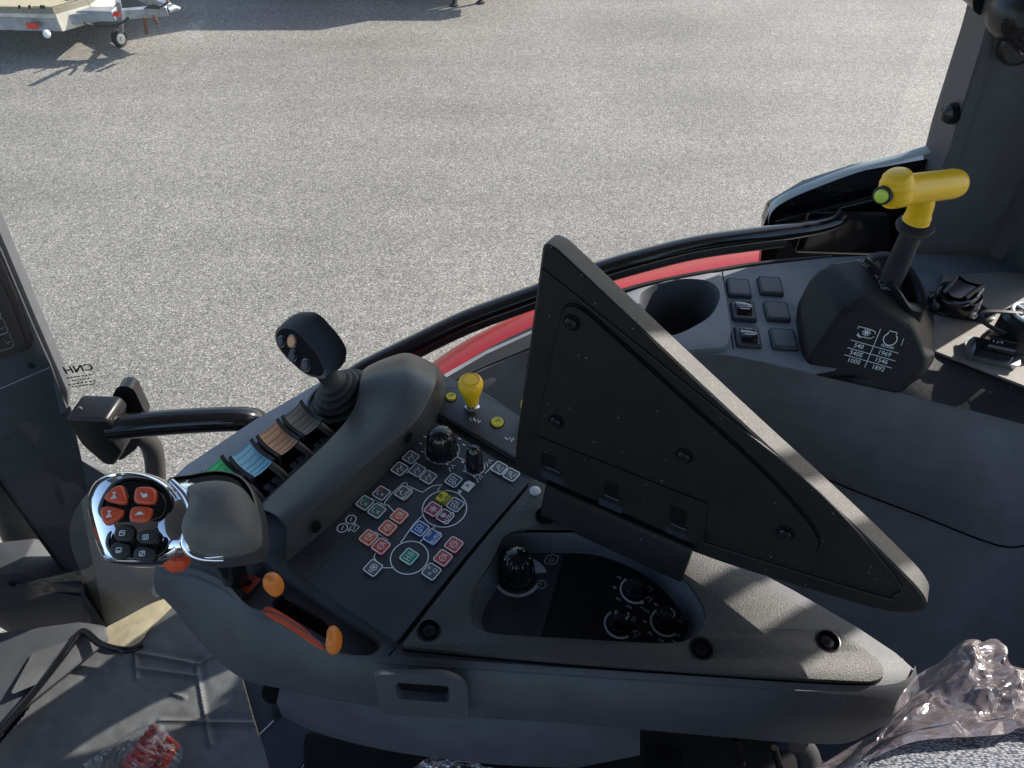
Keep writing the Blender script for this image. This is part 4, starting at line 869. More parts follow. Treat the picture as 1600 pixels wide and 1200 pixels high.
MB().tube([PLN(x, y, U(1497, 460, -.045), lidn) for x, y in [(1474, 458), (1490, 440), (1495, 431)]], .0022, 0, 8).tube([PLN(x, y, U(1497, 460, -.045), lidn) for x, y in [(1508, 466), (1522, 455), (1536, 447)]], .0030, 0, 8).build('spring_arm', 'satin_black', t_)
sc1 = U(1518, 493, SHH + .008); MB().lathe(sc1, ZU, [(.0062, 0), (.0062, .003), (.003, .0035)], 0, 20).build('screw', 'steel', t_)
sc1 = U(1453, 462, SHH + .01); MB().lathe(sc1, ZU, [(.0052, 0), (.0052, .003), (.003, .0035)], 0, 20).build('screw', 'steel', t_)
c = U(1545, 556, SHH + .003); ex = V((.93, -.36, 0)).normalized(); ey = ZU.cross(ex)
t_ = fit('socket', c, 'small rectangular capped socket with a round barrel in front of the tall connector', 'socket')
oo = rnd([c + ex * a * .027 + ey * d * .017 + ZU * .009 for a, d in ((-1, -1), (1, -1), (1, 1), (-1, 1))], .005)
MB().prism(oo, (0, 0, -.009), 0).build('base', 'steel', t_, bev=.002)
bb_ = MB().tube([c - ex * .010 + ZU * .017, c + ex * .018 + ZU * .017], .0105, 0, 20).prism(rnd([c + ex * a * .020 + ey * d * .012 + ZU * .014 for a, d in ((-1, -1), (1, -1), (1, 1), (-1, 1))], .004), (0, 0, -.006), 0)
bb_.text('12V', c + ex * -.002 + ey * -.006 + ZU * .0265, ex, ey, .008, 1); bb_.build('barrel', ['gloss_black', 'grey_print'], t_)
c = U(1580, 540, SHH + .003)
t_ = fit('plug_connector', c, 'tall round black connector with ringed cap at the right edge of the shelf', 'connector')
MB().lathe(c, V((.05, .1, 1)), [(.031, 0), (.031, .004), (.026, .006), (.026, .036), (.022, .042), (.012, .043)], 0, 36).build('housing', 'satin_black', t_, ang=30)
tt = c + V((.05, .1, 1)).normalized() * .046; b = MB(); q = circ(tt, .0185, 28); b.tube(q + [q[0]], .0022, 0, 8, False)
for a in (0, 1.57, 3.14, 4.71): b.tube([tt, tt + V((math.cos(a + .5), math.sin(a + .5), 0)) * .018], .0016, 0, 6)
b.build('cap_ring', 'silver_trim', t_); MB().lathe(tt, ZU, [(.006, -.004), (.006, .003), (.003, .004)], 0, 20).build('cap_stud', 'steel', t_)
MB().tube(cat([tt + V((-.01, 0, 0)), tt + V((-.03, .0, .002)), tt + V((-.052, .004, -.002)), tt + V((-.050, -.006, -.010)), tt + V((-.026, -.012, -.02))], 4), .0032, 0, 8, flat=.5).build('strap', 'rubber', t_)
# ================================================================ TRACTOR CAB
cab = thing('tractor_cab', V((0, .3, AZ - .62)), 'dark grey tractor cab interior with pillars, black grab rails, window glass and red fender', 'tractor cab')
# rear right pillar: visible face, forward lit bevel, deep body behind it
YP = .86
def yp(x, y, d=0): return UY(x, y, YP - d)
pf = [yp(1582, -60), yp(1566, 0), yp(1540, 85), yp(1516, 154), yp(1488, 236), yp(1470, 300), yp(1446, 365), yp(1405, 420), yp(1398, 432), yp(1545, 477), yp(1562, 440), yp(1600, 366), yp(1640, 290), yp(1690, 180), yp(1760, -60)]
b = MB().prism(pf, V((.01, .09, 0)), 0)
b.build('rear_pillar', 'side_grey', cab, bev=.004, seg=3)
ed = [yp(1568, -60, -.01), yp(1552, 0, -.01), yp(1530, 80, -.01), yp(1509, 148, -.01), yp(1482, 236, -.01), yp(1472, 262, -.01)]
MB().grid([[p + V((.012, -.012, 0)) for p in ed], ed, [p + V((.004, .06, 0)) for p in ed]], 0).build('pillar_edge', 'body_grey', cab)
# dark gap and second trim right of it
MB().prism([UY(1530, 500, .90), UY(1545, 470, .90), UY(1600, 366, .90), UY(1640, 290, .90), UY(1800, 250, .90), UY(1800, 480, .90)], V((0, .02, 0)), 0).build('gap_panel', 'deep_black', cab)
# round pivot at the top of the pillar
pc_ = yp(1592, 72, .012); dn = V((-.15, -1, .1)).normalized()
plq = rnd([yp(*p, .004) for p in [(1560, 30), (1640, 10), (1640, 105), (1560, 97), (1551, 88)]], .01)
MB().prism(plq, V((0, .006, 0)), 0).build('belt_cover', 'body_grey', cab, bev=.0015)
b = MB().lathe(pc_, dn, [(.021, -.004), (.021, .002), (.017, .004)], 0, 32).lathe(pc_ + V((.004, 0, 0)), dn, [(.0065, .004), (.0065, .010), (.004, .011)], 1, 20)
b.tube([pc_ + V((.002, -.012, 0)), yp(1570, 45, .03), yp(1566, 28, .032)], .008, 0, 12, flat=.5); b.lathe(yp(1590, 25, .025), dn, [(.025, -.02), (.026, .0), (.020, .012), (.008, .017)], 0, 28)
b.build('belt_anchor', ['satin_black', 'steel'], cab)
# knob and black box on the far edge
kx = UY(1508, 180, .90); b = MB().tube([kx, UY(1497, 177, .885), UY(1486, 177, .88), UY(1478, 177, .878), UY(1474, 177, .877)], [.0125, .0135, .0130, .010, .002], 0, 20); b.build('latch_knob', 'satin_black', cab)
MB().prism(rnd([UY(*p, .89) for p in [(1524, -40), (1565, -40), (1556, 26), (1530, 21), (1522, 14)]], .006), V((0, .04, 0)), 0).build('bracket_box', 'satin_black', cab, bev=.003)
# rear window lower frame: dark body with pale outer edge
YW = .93
fr = [UY(*p, YW) for p in [(1190, 440), (1197, 352), (1206, 330), (1262, 297), (1340, 272), (1482, 246), (1500, 240), (1500, 470), (1400, 450), (1300, 440)]]
MB().prism(fr, V((0, .03, 0)), 0).build('rear_window_frame', 'gloss_black', cab, bev=.004, seg=3)
eg = cat([UY(*p, YW - .004) for p in [(1200, 350), (1204, 332), (1222, 316), (1262, 297), (1340, 268), (1410, 250), (1484, 228)]], 5)
MB().grid([[p + V((0, -.002, .0)) for p in eg], [p + V((0, .002, .004)) for p in eg], [p + V((0, .010, .005)) for p in eg]], 0).build('seal', 'silver_trim', cab, ang=60)
MB().tube(cat([UY(*p, YW - .012) for p in [(1212, 350), (1255, 338), (1320, 322), (1405, 300)]], 5), .006, 0, 10).build('frame_lip', 'gloss_black', cab)
MB().hull([UY(*p, YW - d) for p in [(1262, 330), (1390, 330), (1395, 400), (1290, 398), (1240, 395)] for d in (.0, .03)]).build('frame_block', 'gloss_black', cab, bev=.006, seg=3)
# grab rail along the window
RL = cat([UY(*p, Y_) for *p, Y_ in [(540, 596, .66), (572, 575, .675), (640, 541, .70), (730, 498, .735), (830, 461, .77), (930, 424, .80), (1000, 403, .82), (1090, 381, .845), (1180, 368, .865), (1250, 359, .88), (1300, 347, .895), (1318, 334, .90)]], 6)
MB().tube(RL, .0125, 0, 18, flat=.9).build('grab_rail', 'gloss_black', cab)
RL2 = [p + V((0, .0, -.016)) for p in RL]; MB().tube(RL2[:-14], .0085, 0, 12).build('rail_seal', 'rubber', cab)
# sill trim outboard of the console
si0 = cat([U(x, y, SHH - .004) for x, y in [(640, 620), (690, 592), (760, 547), (830, 512), (900, 482), (970, 452), (1050, 432), (1128, 418), (1190, 408), (1300, 398)]], 4)
MB().tube([p - ZU * .004 for p in si0], .0035, 0, 10).build('sill_seal', 'satin_black', cab)
MB().grid([[p + V((0, -.01, -.02)) for p in si0], [p + V((-.005, .01, -.015)) for p in si0], [p + V((-.005, .015, -.30)) for p in si0]], 0).build('sill_panel', 'satin_black', cab)
# red fender outside
fo = cat([U(x, y, -.26) for x, y in [(560, 640), (640, 592), (690, 556), (740, 525), (832, 480), (900, 455), (960, 434), (1060, 410), (1130, 396), (1190, 387), (1215, 382)]], 4)
fi = cat([U(x, y, -.20) for x, y in [(600, 720), (700, 640), (740, 600), (800, 560), (860, 530), (940, 500), (1000, 480), (1090, 455), (1150, 440), (1195, 434), (1220, 430)]], 4)
rows = [[a.lerp(c_, t) + V((0, 0, .02 * math.sin(math.pi * min(1, t * 1.2)))) for a, c_ in zip(fo, fi)] for t in [k / 6 for k in range(7)]]
MB().grid([[p + V((0, .02, -.10)) for p in fo], [p + V((0, .012, -.015)) for p in fo]] + rows, 0).build('fender', 'red_paint', cab, ang=60)
# side window pane: follows the rail outward
gl = [(-.9, .62), (-.55, .70), (-.2, .80), (.05, .87), (.3, .92), (.52, .955)]
MB().grid([[V((x, y + .02 * 0, z)) for x, y in gl] for z in (1.55, 2.0, 2.32, 2.7, 3.1)], 0).build('side_window', 'pane', cab, norm=False)
# pane print, read from behind
def gy(x, y):   # point on the pane's left facets
    p0, p1 = V((-.9, .62, 2)), V((-.55, .70, 2)); n_ = (p1 - p0).cross(ZU).normalized(); return PLN(x, y, p0 - n_ * 0 + V((0, -.002, 0)), n_), (p1 - p0).normalized(), n_
p, uu, n_ = gy(120, 577); b = MB(); b.text('CNH', p + uu * .002, -uu, ZU, .0165, 0, bold=.02, mirror=False)
for k, wd in ((588, .032), (593, .022), (598, .036), (602, .030)):
    p, uu, n_ = gy(124 + (k - 588) * .5, k); n3 = 7
    for j in range(n3):
        a = -wd / 2 + wd * j / n3; b.rib([p + uu * a, p + uu * (a + wd / n3 * .72)], .0020, n_, 0)
b.build('glass_print', 'satin_black', cab)
# roof and other out-of-frame structure of the cab (shades the inside)
ro = rnd([V((-1.0, -1.0, 3.42)), V((1.05, -1.0, 3.42)), V((1.05, 1.02, 3.42)), V((-1.0, .95, 3.42))], .15)
MB().prism(ro, (0, 0, -.16), 0).build('roof', 'side_grey', cab, bev=.02)
cc_f = lambda x, y: -U(x, y, .002).x * math.sin(SAZ) + U(x, y, .002).y * math.cos(SAZ)
BC1 = ((cc_f(1104, 913) + cc_f(1135, 936)) / 2 + .95 * math.sin(SAZ)) / math.cos(SAZ)
BC2 = ((cc_f(1203, 1001) + cc_f(1227, 1035)) / 2 + .95 * math.sin(SAZ)) / math.cos(SAZ)
# unseen mass added behind the right rear pillar, shaped to block the sun
MB().hull([V(p) for p in ((.68, .757, 2.30), (.82, .90, 2.30), (.80, .99, 2.30), (.66, .97, 2.30), (.66, .80, 2.72), (.82, .76, 3.27), (.90, .97, 3.27), (.60, .97, 3.27), (.84, .80, 2.85), (.60, .80, 3.27))]).build('pillar_sun_block', 'body_grey', cab, bev=.01)
for x, y, r in ((.95, BC1, .011), (.95, BC2, .017)):
    MB().tube([V((x, y, 2.3)), V((x, y, 3.27))], r, 0, 10).build('rear_bar', 'satin_black', cab)
MB().hull([V(p) for p in ((.88, -.35, 1.8), (.95, -.35, 1.8), (.88, -.15, 1.8), (.95, -.15, 1.8), (.88, -.35, 3.27), (.95, -.35, 3.27), (.88, -.2, 3.27), (.95, -.2, 3.27))]).build('rear_pillar', 'body_grey', cab, bev=.01)
# rear wall below the rear window
MB().box((.93, .3, 2.0), (.02, 0, 0), (0, .65, 0), (0, 0, .28), 0).build('rear_wall', 'side_grey', cab, bev=.005)
# ---- front right pillar and monitor side on the left
XL = -.56
def xl(x, y, d=0): return UX(x, y, XL + d)
YL = .62
def yl(x, y, d=0):      # upright trim plane, leaning toward the floor
    return PLN(x, y, V((0, YL - d, AZ)), V((.15, 1, -.10)).normalized())
mp_ = [yl(-60, 240, .0), yl(0, 362), yl(58, 500), yl(106, 612), yl(107, 640), yl(-60, 715)]
MB().prism(mp_, V((-.01, .03, 0)), 0).build('front_pillar', 'body_grey', cab, bev=.002)
MB().prism([yl(*p, .006) for p in [(-60, 290), (0, 392), (48, 505), (78, 572), (100, 632), (104, 641), (0, 686), (-60, 712)]], V((0, .006, 0)), 0).build('monitor_bezel', 'side_grey', cab, bev=.0015)
b = MB().prism(rnd([yl(*p, .010) for p in [(-60, 320), (0, 405), (24, 460), (51, 535), (46, 546), (0, 561), (-60, 580)]], .004), V((0, .004, 0)), 0)
b.prism(rnd([yl(*p, .0108) for p in [(-60, 345), (-2, 432), (20, 480), (40, 535), (36, 540), (0, 552), (-60, 570)]], .003), V((0, .002, 0)), 1)
for yy in (490, 512, 534):
    dx = (yy - 512) * .45; q = rnd([yl(x + dx, y + yy - 512, .0112) for x, y in [(-14, 502), (4, 497), (12, 516), (9, 521), (-10, 527)]], .002); b.rib(q, .0006, V((-.1, -1, .1)), 2, True)
    b.rib([yl(-4 + dx, yy - 3, .0112), yl(2 + dx, yy + 3, .0112), yl(6 + dx, yy - 1, .0112)], .0008, V((-.1, -1, .1)), 2)
b.build('monitor', ['satin_black', 'screen', 'grey_print'], cab)
b = MB(); p0 = yl(0, 607, .0066); b.rib([yl(-20, 616, .0068), yl(78, 574, .0068)], .0012, V((-.1, -1, .1)), 0); b.build('seam', 'silver_trim', cab)
screw('screw', yl(48, 571, .0066), V((-.15, -1, .1)), .0045, cab, deep=.001)
# inner trim panel going down to the floor
tpn = [(-60, 715, 0), (0, 684, 0), (107, 640, 0), (113, 665, 0), (124, 720, 0), (150, 745, 0), (182, 768, 0), (212, 800, 0), (236, 850, 0), (248, 895, 0), (266, 934, 0), (215, 955, 0), (163, 979, 0), (120, 918, 0), (60, 835, 0), (0, 752, 0), (-60, 670, 0)]
q = [yl(x, y) for x, y, _ in tpn]
MB().prism([yl(x, y) for x, y in [(-60, 715), (0, 684), (107, 640), (112, 665), (124, 720), (165, 745), (196, 772), (222, 812), (242, 870), (266, 934), (163, 979), (110, 905), (55, 829), (0, 752)]], V((-.01, .02, 0)), 0).build('pillar_trim', 'side_grey', cab, bev=.004, seg=3)
MB().hull([UY(x, y, Y_) for x, y, Y_ in [(118, 905, .66), (170, 988, .60), (158, 1012, .58), (118, 990, .63), (108, 930, .67), (118, 905, .70), (170, 985, .66)]]).build('kick_panel', 'body_grey', cab, bev=.002)
# curved patch of the trim, outside light painted on as a paler colour
cv = cat([yl(*p, .0045) for p in [(166, 975), (140, 920), (118, 870), (110, 835), (118, 800), (142, 768), (168, 750)]], 4)
cvo = [yl(*p, .004) for p in [(200, 775), (222, 812), (240, 870), (248, 895), (264, 932)]]
MB().prism(cv + cvo, V((0, .006, 0)), 0).build('trim_lit_patch', 'trim_lit', cab, bev=.002)
MB().tube([yl(-60, 672, .003), yl(0, 757, .003), yl(60, 838, .003), yl(120, 921, .003), yl(164, 982, .003)], .0022, 0, 8).build('trim_seal', 'satin_black', cab)
q = rnd([yl(*p, .007) for p in [(236, 920), (243, 910), (262, 905), (266, 925), (244, 934), (237, 930)]], .005); MB().prism(q, V((0, .003, 0)), 0).build('clip', 'grey_print', cab, bev=.0008)
# bright card lying by the trim foot
# black hinge box with tube rail
def yb2(x, y, d=0): return UY(x, y, .60 - d)
q = [yb2(*p) for p in [(100, 654), (164, 656), (176, 668), (173, 690), (190, 710), (178, 729), (162, 727), (126, 696)]]
MB().prism(rnd(q, .006), V((.004, .042, .0)), 0).build('hinge_box', 'satin_black', cab, bev=.006, seg=3)
MB().prism(rnd([UY(*p, .655) for p in [(185, 604), (206, 606), (222, 640), (228, 652), (212, 700), (185, 720), (170, 640)]], .01), V((0, .02, .0)), 0).build('hinge_plate', 'satin_black', cab, bev=.003)
MB().lathe(yb2(125, 638), V((0, -1, .1)), [(.0035, 0), (.003, .002), (.001, .0025)], 0, 16).build('bolt_cap', 'body_grey', cab)
GR = cat([UY(*p, Y_) for *p, Y_ in [(172, 669, .612), (250, 661, .62), (330, 656, .63), (380, 655, .64), (405, 661, .65), (435, 690, .66)]], 5)
MB().tube(GR, .0165, 0, 20).build('grab_rail', 'gloss_black', cab)
MB().tube([p + V((.002, .012, -.017)) for p in GR[4:17]], .005, 0, 8).build('rail_strip', 'rubber', cab)
MB().tube(cat([UY(*p, .70) for p in [(214, 676), (232, 690), (240, 708), (243, 735), (246, 790)]], 5), .0145, 0, 18).build('mirror_arm', 'cowl_grey', cab)
# ---- footwell outside the trim line: steering base, steps
c0 = G(75, 905, AZ - .50); 
st_c = thing('steering_column_base', G(60, 880, 1.70), 'dark cylindrical column foot bolted on a grey flange at the left edge', 'column')
P0 = UY(34, 745, .80); P1 = UY(86, 905, .80)
MB().tube([P0 + (P0 - P1) * .5, P0, P1], [.064, .062, .058], 0, 28).build('column', 'rubber', st_c, ang=50)
MB().prism([UY(*p, .645) for p in [(-60, 942), (-60, 905), (24, 896), (124, 920), (130, 932)]], V((0, .07, -.0)), 0).build('flange', 'body_grey', st_c, bev=.003)
MB().hull([UY(*p, Y_) for *p, Y_ in [(-60, 943, .64), (132, 932, .64), (138, 975, .62), (28, 998, .60), (0, 955, .62), (-60, 900, .66), (-60, 943, .70), (130, 932, .70)]]).build('box', 'side_grey', st_c, bev=.003)
MB().lathe(UY(20, 912, .64), V((0, -1, .2)), [(.007, 0), (.007, .004), (.003, .005)], 0, 6).build('bolt', 'screw', st_c)
# ---- floor
FHZ = -.64
MB().prism([V((-.95, -1, AZ + FHZ - .02)), V((.9, -1, AZ + FHZ - .02)), V((.9, .60, AZ + FHZ - .02)), V((-.60, .60, AZ + FHZ - .02)), V((-.72, .49, AZ + FHZ - .02)), V((-.95, .30, AZ + FHZ - .02))], (0, 0, -.05), 0).build('cab_floor', 'navy', cab)
fm = lambda x, y, h=0: U(x, y, FHZ + h)
mt = thing('floor_mat', fm(200, 1100), 'creased dark grey protective sheet covering the cab floor beside the console', 'floor mat')
# sheet with folds: height field over its outline
out = [fm(*p) for p in [(-200, 1400), (-30, 1200), (40, 1118), (112, 1012), (136, 985), (180, 1012), (222, 998), (268, 948), (300, 975), (340, 1030), (378, 1060), (392, 1110), (404, 1150), (430, 1165), (520, 1260), (600, 1400)]]
import itertools
xs0 = min(p.x for p in out); xs1 = max(p.x for p in out); ys0 = min(p.y for p in out); ys1 = max(p.y for p in out)
def inside(p, poly):
    c_ = False
    for i in range(len(poly)):
        a, b_ = poly[i - 1], poly[i]
        if (a.y > p.y) != (b_.y > p.y) and p.x < (b_.x - a.x) * (p.y - a.y) / (b_.y - a.y) + a.x: c_ = not c_
    return c_
folds = [((212, 1018), (216, 1062)), ((216, 1022), (312, 1040)), ((216, 1046), (308, 1058)), ((308, 1040), (330, 1165)), ((250, 1128), (400, 1132)), ((312, 1040), (340, 1024)), ((270, 1085), (290, 1092)), ((140, 1060), (165, 1050))]
FL = [(fm(*a), fm(*b_)) for a, b_ in folds]
def fold_h(p):
    h = .0015 * noise.noise(V((p.x * 14, p.y * 14, 0))) + .0008 * noise.noise(V((p.x * 60, p.y * 60, 3)))
    for a, b_ in FL:
        d = b_ - a; t = max(0, min(1, (p - a).dot(d) / d.length_squared)); q_ = (p - (a + d * t)).length
        h += .0035 * math.exp(-(q_ / .0022) ** 2) - .0010 * math.exp(-((q_ - .007) / .005) ** 2)
    return h
NX, NY = 260, 200; b = MB(); idx = {}; vs = []; fs = []
for j in range(NY):
    for i in range(NX):
        c_ = [V((xs0 + (xs1 - xs0) * (i + a) / NX, ys0 + (ys1 - ys0) * (j + d) / NY, 0)) for a, d in ((0, 0), (1, 0), (1, 1), (0, 1))]
        m_ = (c_[0] + c_[2]) / 2
        if not inside(m_, out): continue
        f = []
        for k, q_ in zip(((i, j), (i + 1, j), (i + 1, j + 1), (i, j + 1)), c_):
            if k not in idx: idx[k] = len(vs); vs.append(V((q_.x, q_.y, AZ + FHZ + .004 + fold_h(V((q_.x, q_.y, AZ + FHZ))))))
            f.append(idx[k])
        fs.append(f)
b.add(vs, fs, 0); b.build('sheet', 'mat_grey', mt, ang=60)
MB().prism([p - ZU * .003 for p in out], (0, 0, -.008), 0).build('underlay', 'tan_card', mt)
# tan cardboard patch folded up against the trim
cp = MB().prism(cat([fm(x, y, .012) for x, y in [(150, 1003), (160, 984), (200, 962), (236, 943), (262, 935), (269, 945), (250, 966), (232, 982), (222, 998), (205, 1010), (178, 1014)]], 3, True), (0, 0, -.003), 0)
tag(cp.build('cardboard', 'tan_card', None, bev=.0006), 'torn beige cardboard scrap at the foot of the trim panel', 'cardboard')
# left sill frame and step
ss = thing('door_sill', fm(60, 1050, -.02), 'dark moulded door sill with a diagonal black channel at the lower left', 'door sill')
MB().hull([U(*p) for p in [(-80, 1000, -.60), (28, 998, -.60), (70, 978, -.60), (124, 972, -.60), (166, 978, -.61), (172, 1000, -.62), (150, 1006, -.62), (-30, 1160, -.62), (-120, 1200, -.62), (-80, 1000, -.68), (124, 972, -.68), (150, 1000, -.68), (-60, 1200, -.68)]]).build('sill_body', 'body_grey', ss, bev=.004)
MB().prism([U(*p, -.6) for p in [(20, 1080), (52, 1022), (112, 1000), (98, 1022), (60, 1066), (22, 1082)]], (0, 0, -.004), 0).build('tread', 'mat_grey', ss, bev=.002)
MB().tube(cat([U(*p) for p in [(-40, 1185, -.605), (0, 1142, -.605), (50, 1085, -.605), (100, 1022, -.60), (122, 992, -.60), (134, 988, -.60), (160, 1008, -.605), (200, 1016, -.61), (222, 1008, -.615)]], 5), .0055, 0, 10).build('channel', 'gloss_black', ss)  # beyond the channel, the curved end paints the shadow band below the cardboard
# ---- under the armrest
ub = thing('seat_pedestal', fm(800, 1180), 'black seat suspension and brackets in deep shade under the armrest', 'seat base')
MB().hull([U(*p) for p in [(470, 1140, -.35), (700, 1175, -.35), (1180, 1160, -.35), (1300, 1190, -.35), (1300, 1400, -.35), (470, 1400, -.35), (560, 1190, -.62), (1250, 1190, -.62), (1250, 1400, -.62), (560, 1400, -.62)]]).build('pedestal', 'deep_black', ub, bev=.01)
q = rnd([U(x, y, -.22) for x, y in [(1005, 1142), (1058, 1146), (1072, 1210), (1012, 1210)]], .006); hq = circ(U(1034, 1158, -.22), .0045, 16)
MB().plate(q, [hq], (0, 0, -.004), 0).build('bracket', 'screw', ub, bev=.001)
MB().tube(cat([U(*p) for p in [(1248, 1160, -.16), (1262, 1180, -.17), (1268, 1215, -.18)]], 8), .010, 0, 14).build('hose', 'rubber', ub)
for x, y in ((1150, 1155), (1210, 1168)): MB().tube([U(x, y, -.15), U(x + 10, y + 40, -.18)], .003, 0, 8).build('cable', 'deep_black', ub)
b = MB(); pe = [U(432, 1076, -.10), U(447, 1076, -.10), U(434, 1100, -.16), U(425, 1092, -.16)]
MB().tube([U(428, 1080, -.12), U(430, 1110, -.3)], .010, 0, 12).build('post', 'satin_black', ub)
# black panels with pale edges beside the pedestal
fp = thing('floor_panel', fm(460, 1170), 'black folded floor panels with thin pale edges under the armrest nose', 'floor panel')
MB().prism([U(*p, -.55) for p in [(406, 1148), (440, 1114), (480, 1152), (482, 1172), (455, 1230), (430, 1230)]], (0, 0, -.01), 0).tube([U(406, 1147, -.548), U(440, 1114, -.548)], .0011, 1, 6).build('panel', ['navy', 'grey_print'], fp)
MB().prism([U(*p, -.54) for p in [(498, 1148), (600, 1188), (640, 1230), (458, 1230)]], (0, 0, -.01), 0).tube([U(498, 1148, -.538), U(472, 1200, -.538)], .0009, 1, 6).build('panel', ['deep_black', 'grey_print'], fp)
# ================================================================ red packet
pk = thing('plastic_packet', fm(230, 1170, .0), 'clear plastic bag holding a ribbed red part on the floor sheet', 'packet')
q = lambda x, y, h=.0: U(x, y, FHZ + h)
rows = []
A0, A1, B0, B1 = q(235, 1128, .03), q(278, 1160, .03), q(168, 1215, .03), q(225, 1250, .03)
NR = 72
for i in range(NR + 1):
    t = i / NR; a = A0.lerp(B0, t); b2 = A1.lerp(B1, t); wv = .0085 * abs(math.sin(t * math.pi * 9)) ** .6
    rows.append([a.lerp(b2, s_ / 10) + ZU * (wv * math.sin(math.pi * s_ / 10) ** .3 if 0 < s_ < 10 else -.012) for s_ in range(11)])
b = MB().grid(rows, 0)
for s_, (x, y) in (('L', (242, 1160)), ('i', (250, 1168)), ('n', (232, 1192))): pass
b.rib([q(241, 1158, .038), q(239, 1166, .038), q(247, 1164, .038)], .0014, ZU, 1); b.rib([q(206, 1192, .038), q(214, 1196, .038), q(210, 1200, .038)], .0014, ZU, 1)
b.build('ribbed_part', ['packet_red', 'white_print'], pk, ang=60)
random.seed(9)
def crumple(corners, nx, ny, amp, fr_, seed, lift=None):
    rows = []
    for j in range(ny + 1):
        row = []
        for i in range(nx + 1):
            s_, t = i / nx, j / ny
            p = corners[0].lerp(corners[1], s_).lerp(corners[3].lerp(corners[2], s_), t)
            v_ = V((s_ * fr_, t * fr_, seed)); n1 = noise.noise(v_); n2 = noise.noise(v_ * 2.3 + V((9, 3, 0)))
            r_ = 1 - abs(n1) * 2; r2 = 1 - abs(n2) * 2
            p = p + ZU * amp * (r_ * .8 + r2 * .35 - .3) + V((n2, n1, 0)) * amp * .5
            if lift: p = p + lift(s_, t)
            row.append(p)
        rows.append(row)
    return rows
MB().grid(crumple([q(130, 1195, .02), q(250, 1113, .035), q(290, 1175, .03), q(230, 1290, .02)], 50, 40, .0035, 5, 2, lambda s_, t: ZU * (.030 * math.sin(math.pi * min(1, s_ * 1.05)) * math.sin(math.pi * min(1, t * 1.1)))), 0).build('bag', 'bag', pk, ang=180)
# ================================================================ driver seat with plastic wrap, lower right
seat = thing('driver_seat', U(1500, 1180, -.1), 'grey woven driver seat still in its pink tinted plastic wrap', 'seat')
so_ = [(1290, 1250), (1315, 1200), (1345, 1172), (1400, 1150), (1480, 1138), (1560, 1128), (1660, 1122), (1760, 1130), (1760, 1400), (1290, 1400)]
ring = cat([U(x, y, .045) for x, y in so_], 4, True); cS = sum(ring, V()) / len(ring); rows = []
for s_, h in ((1.02, -.22), (1.03, -.06), (1.0, -.02), (.96, -.004), (.88, .004), (.75, .008), (.5, .010), (.2, .011)):
    rows.append([cS + (p - cS) * s_ + ZU * h for p in ring])
b = MB().grid(rows, 0, cu=True); b.add(rows[-1], [list(range(len(ring)))], 0); b.build('cushion', 'seat_cloth', seat, ang=60)
# wrap: crumpled sheet draped over the cushion edge with a raised fold
random.seed(3)
random.seed(12); HL = [[random.uniform(-1, 1) for _ in range(40)] for _ in range(40)]
def facet(a, b_):     # creased film: straight folds between random points
    i, j = int(a), int(b_); f, g_ = a - i, b_ - j; h = lambda p, q_: HL[p % 40][q_ % 40]
    if (i + j) % 2: f, i2, i1 = 1 - f, i, i + 1
    else: i1, i2 = i, i + 1
    if f + g_ < 1: return h(i1, j) + (h(i2, j) - h(i1, j)) * f + (h(i1, j + 1) - h(i1, j)) * g_
    return h(i2, j + 1) + (h(i1, j + 1) - h(i2, j + 1)) * (1 - f) + (h(i2, j) - h(i2, j + 1)) * (1 - g_)
W0 = [U(1272, 1215, -.02), U(1400, 1080, -.0), U(1620, 1045, .03), U(1680, 1180, .07)]
def lf(s_, t): return ZU * (.012 * math.sin(math.pi * s_))
r1_ = crumple([U(1275, 1225, -.01), U(1382, 1062, -.01), U(1700, 1030, .02), U(1700, 1240, .065)], 10, 10, 0, 1, 1)
rows = []; NXW, NYW = 110, 90
top_edge = cat([U(*p) for p in [(1285, 1196, .015), (1345, 1150, .02), (1380, 1122, .02), (1428, 1052, .02), (1470, 1022, .03), (1515, 998, .04), (1532, 1006, .04), (1560, 1002, .04), (1575, 1036, .035), (1640, 1045, .03), (1700, 1050, .03)]], 8)
bot_edge = cat([U(*p) for p in [(1262, 1240, .03), (1320, 1240, .05), (1360, 1190, .056), (1420, 1165, .060), (1470, 1155, .062), (1520, 1150, .062), (1560, 1145, .062), (1590, 1142, .062), (1620, 1140, .062), (1660, 1140, .062), (1720, 1140, .062)]], 8)
N = len(top_edge)
for j in range(NYW + 1):
    t = j / NYW; row = []
    for i in range(N):
        p = top_edge[i].lerp(bot_edge[i], t); s_ = i / N
        v_ = V((s_ * 3.8 + t * .8, t * 2.2 - s_, .7)); n1 = noise.noise(v_); n2 = noise.noise(v_ * 2.4 + V((5, 1, 0))); n3_ = noise.noise(v_ * 5 + V((2, 8, 1)))
        k = math.sin(math.pi * min(1, t * .9 + .1)) 
        row.append(p + ZU * ((.003 * (1 - abs(n1) * 3) + .009 * facet(s_ * 9 + t * 1.5, t * 5 + s_ * 2) + .0020 * facet(s_ * 24 + 3 - t * 3, t * 13 + 5 + s_ * 4) + .0003 * (1 - abs(n3_) * 3)) * k) + V((n2 * .006, n1 * .006, 0)))
    rows.append(row)
MB().grid(rows, 0).build('plastic_wrap', 'wrap', seat, ang=20)
# thin film lying over the cloth
MB().grid([[cS + (p - cS) * s_ + ZU * (h + .006 + .0035 * noise.noise(V((p.x * 30, p.y * 30, s_ * 9)))) for p in ring[:28]] for s_, h in ((1.06, -.10), (1.07, -.03), (1.02, -.005), (.97, .002), (.90, .008))], 0).build('wrap_hem', 'wrap', seat, ang=40)
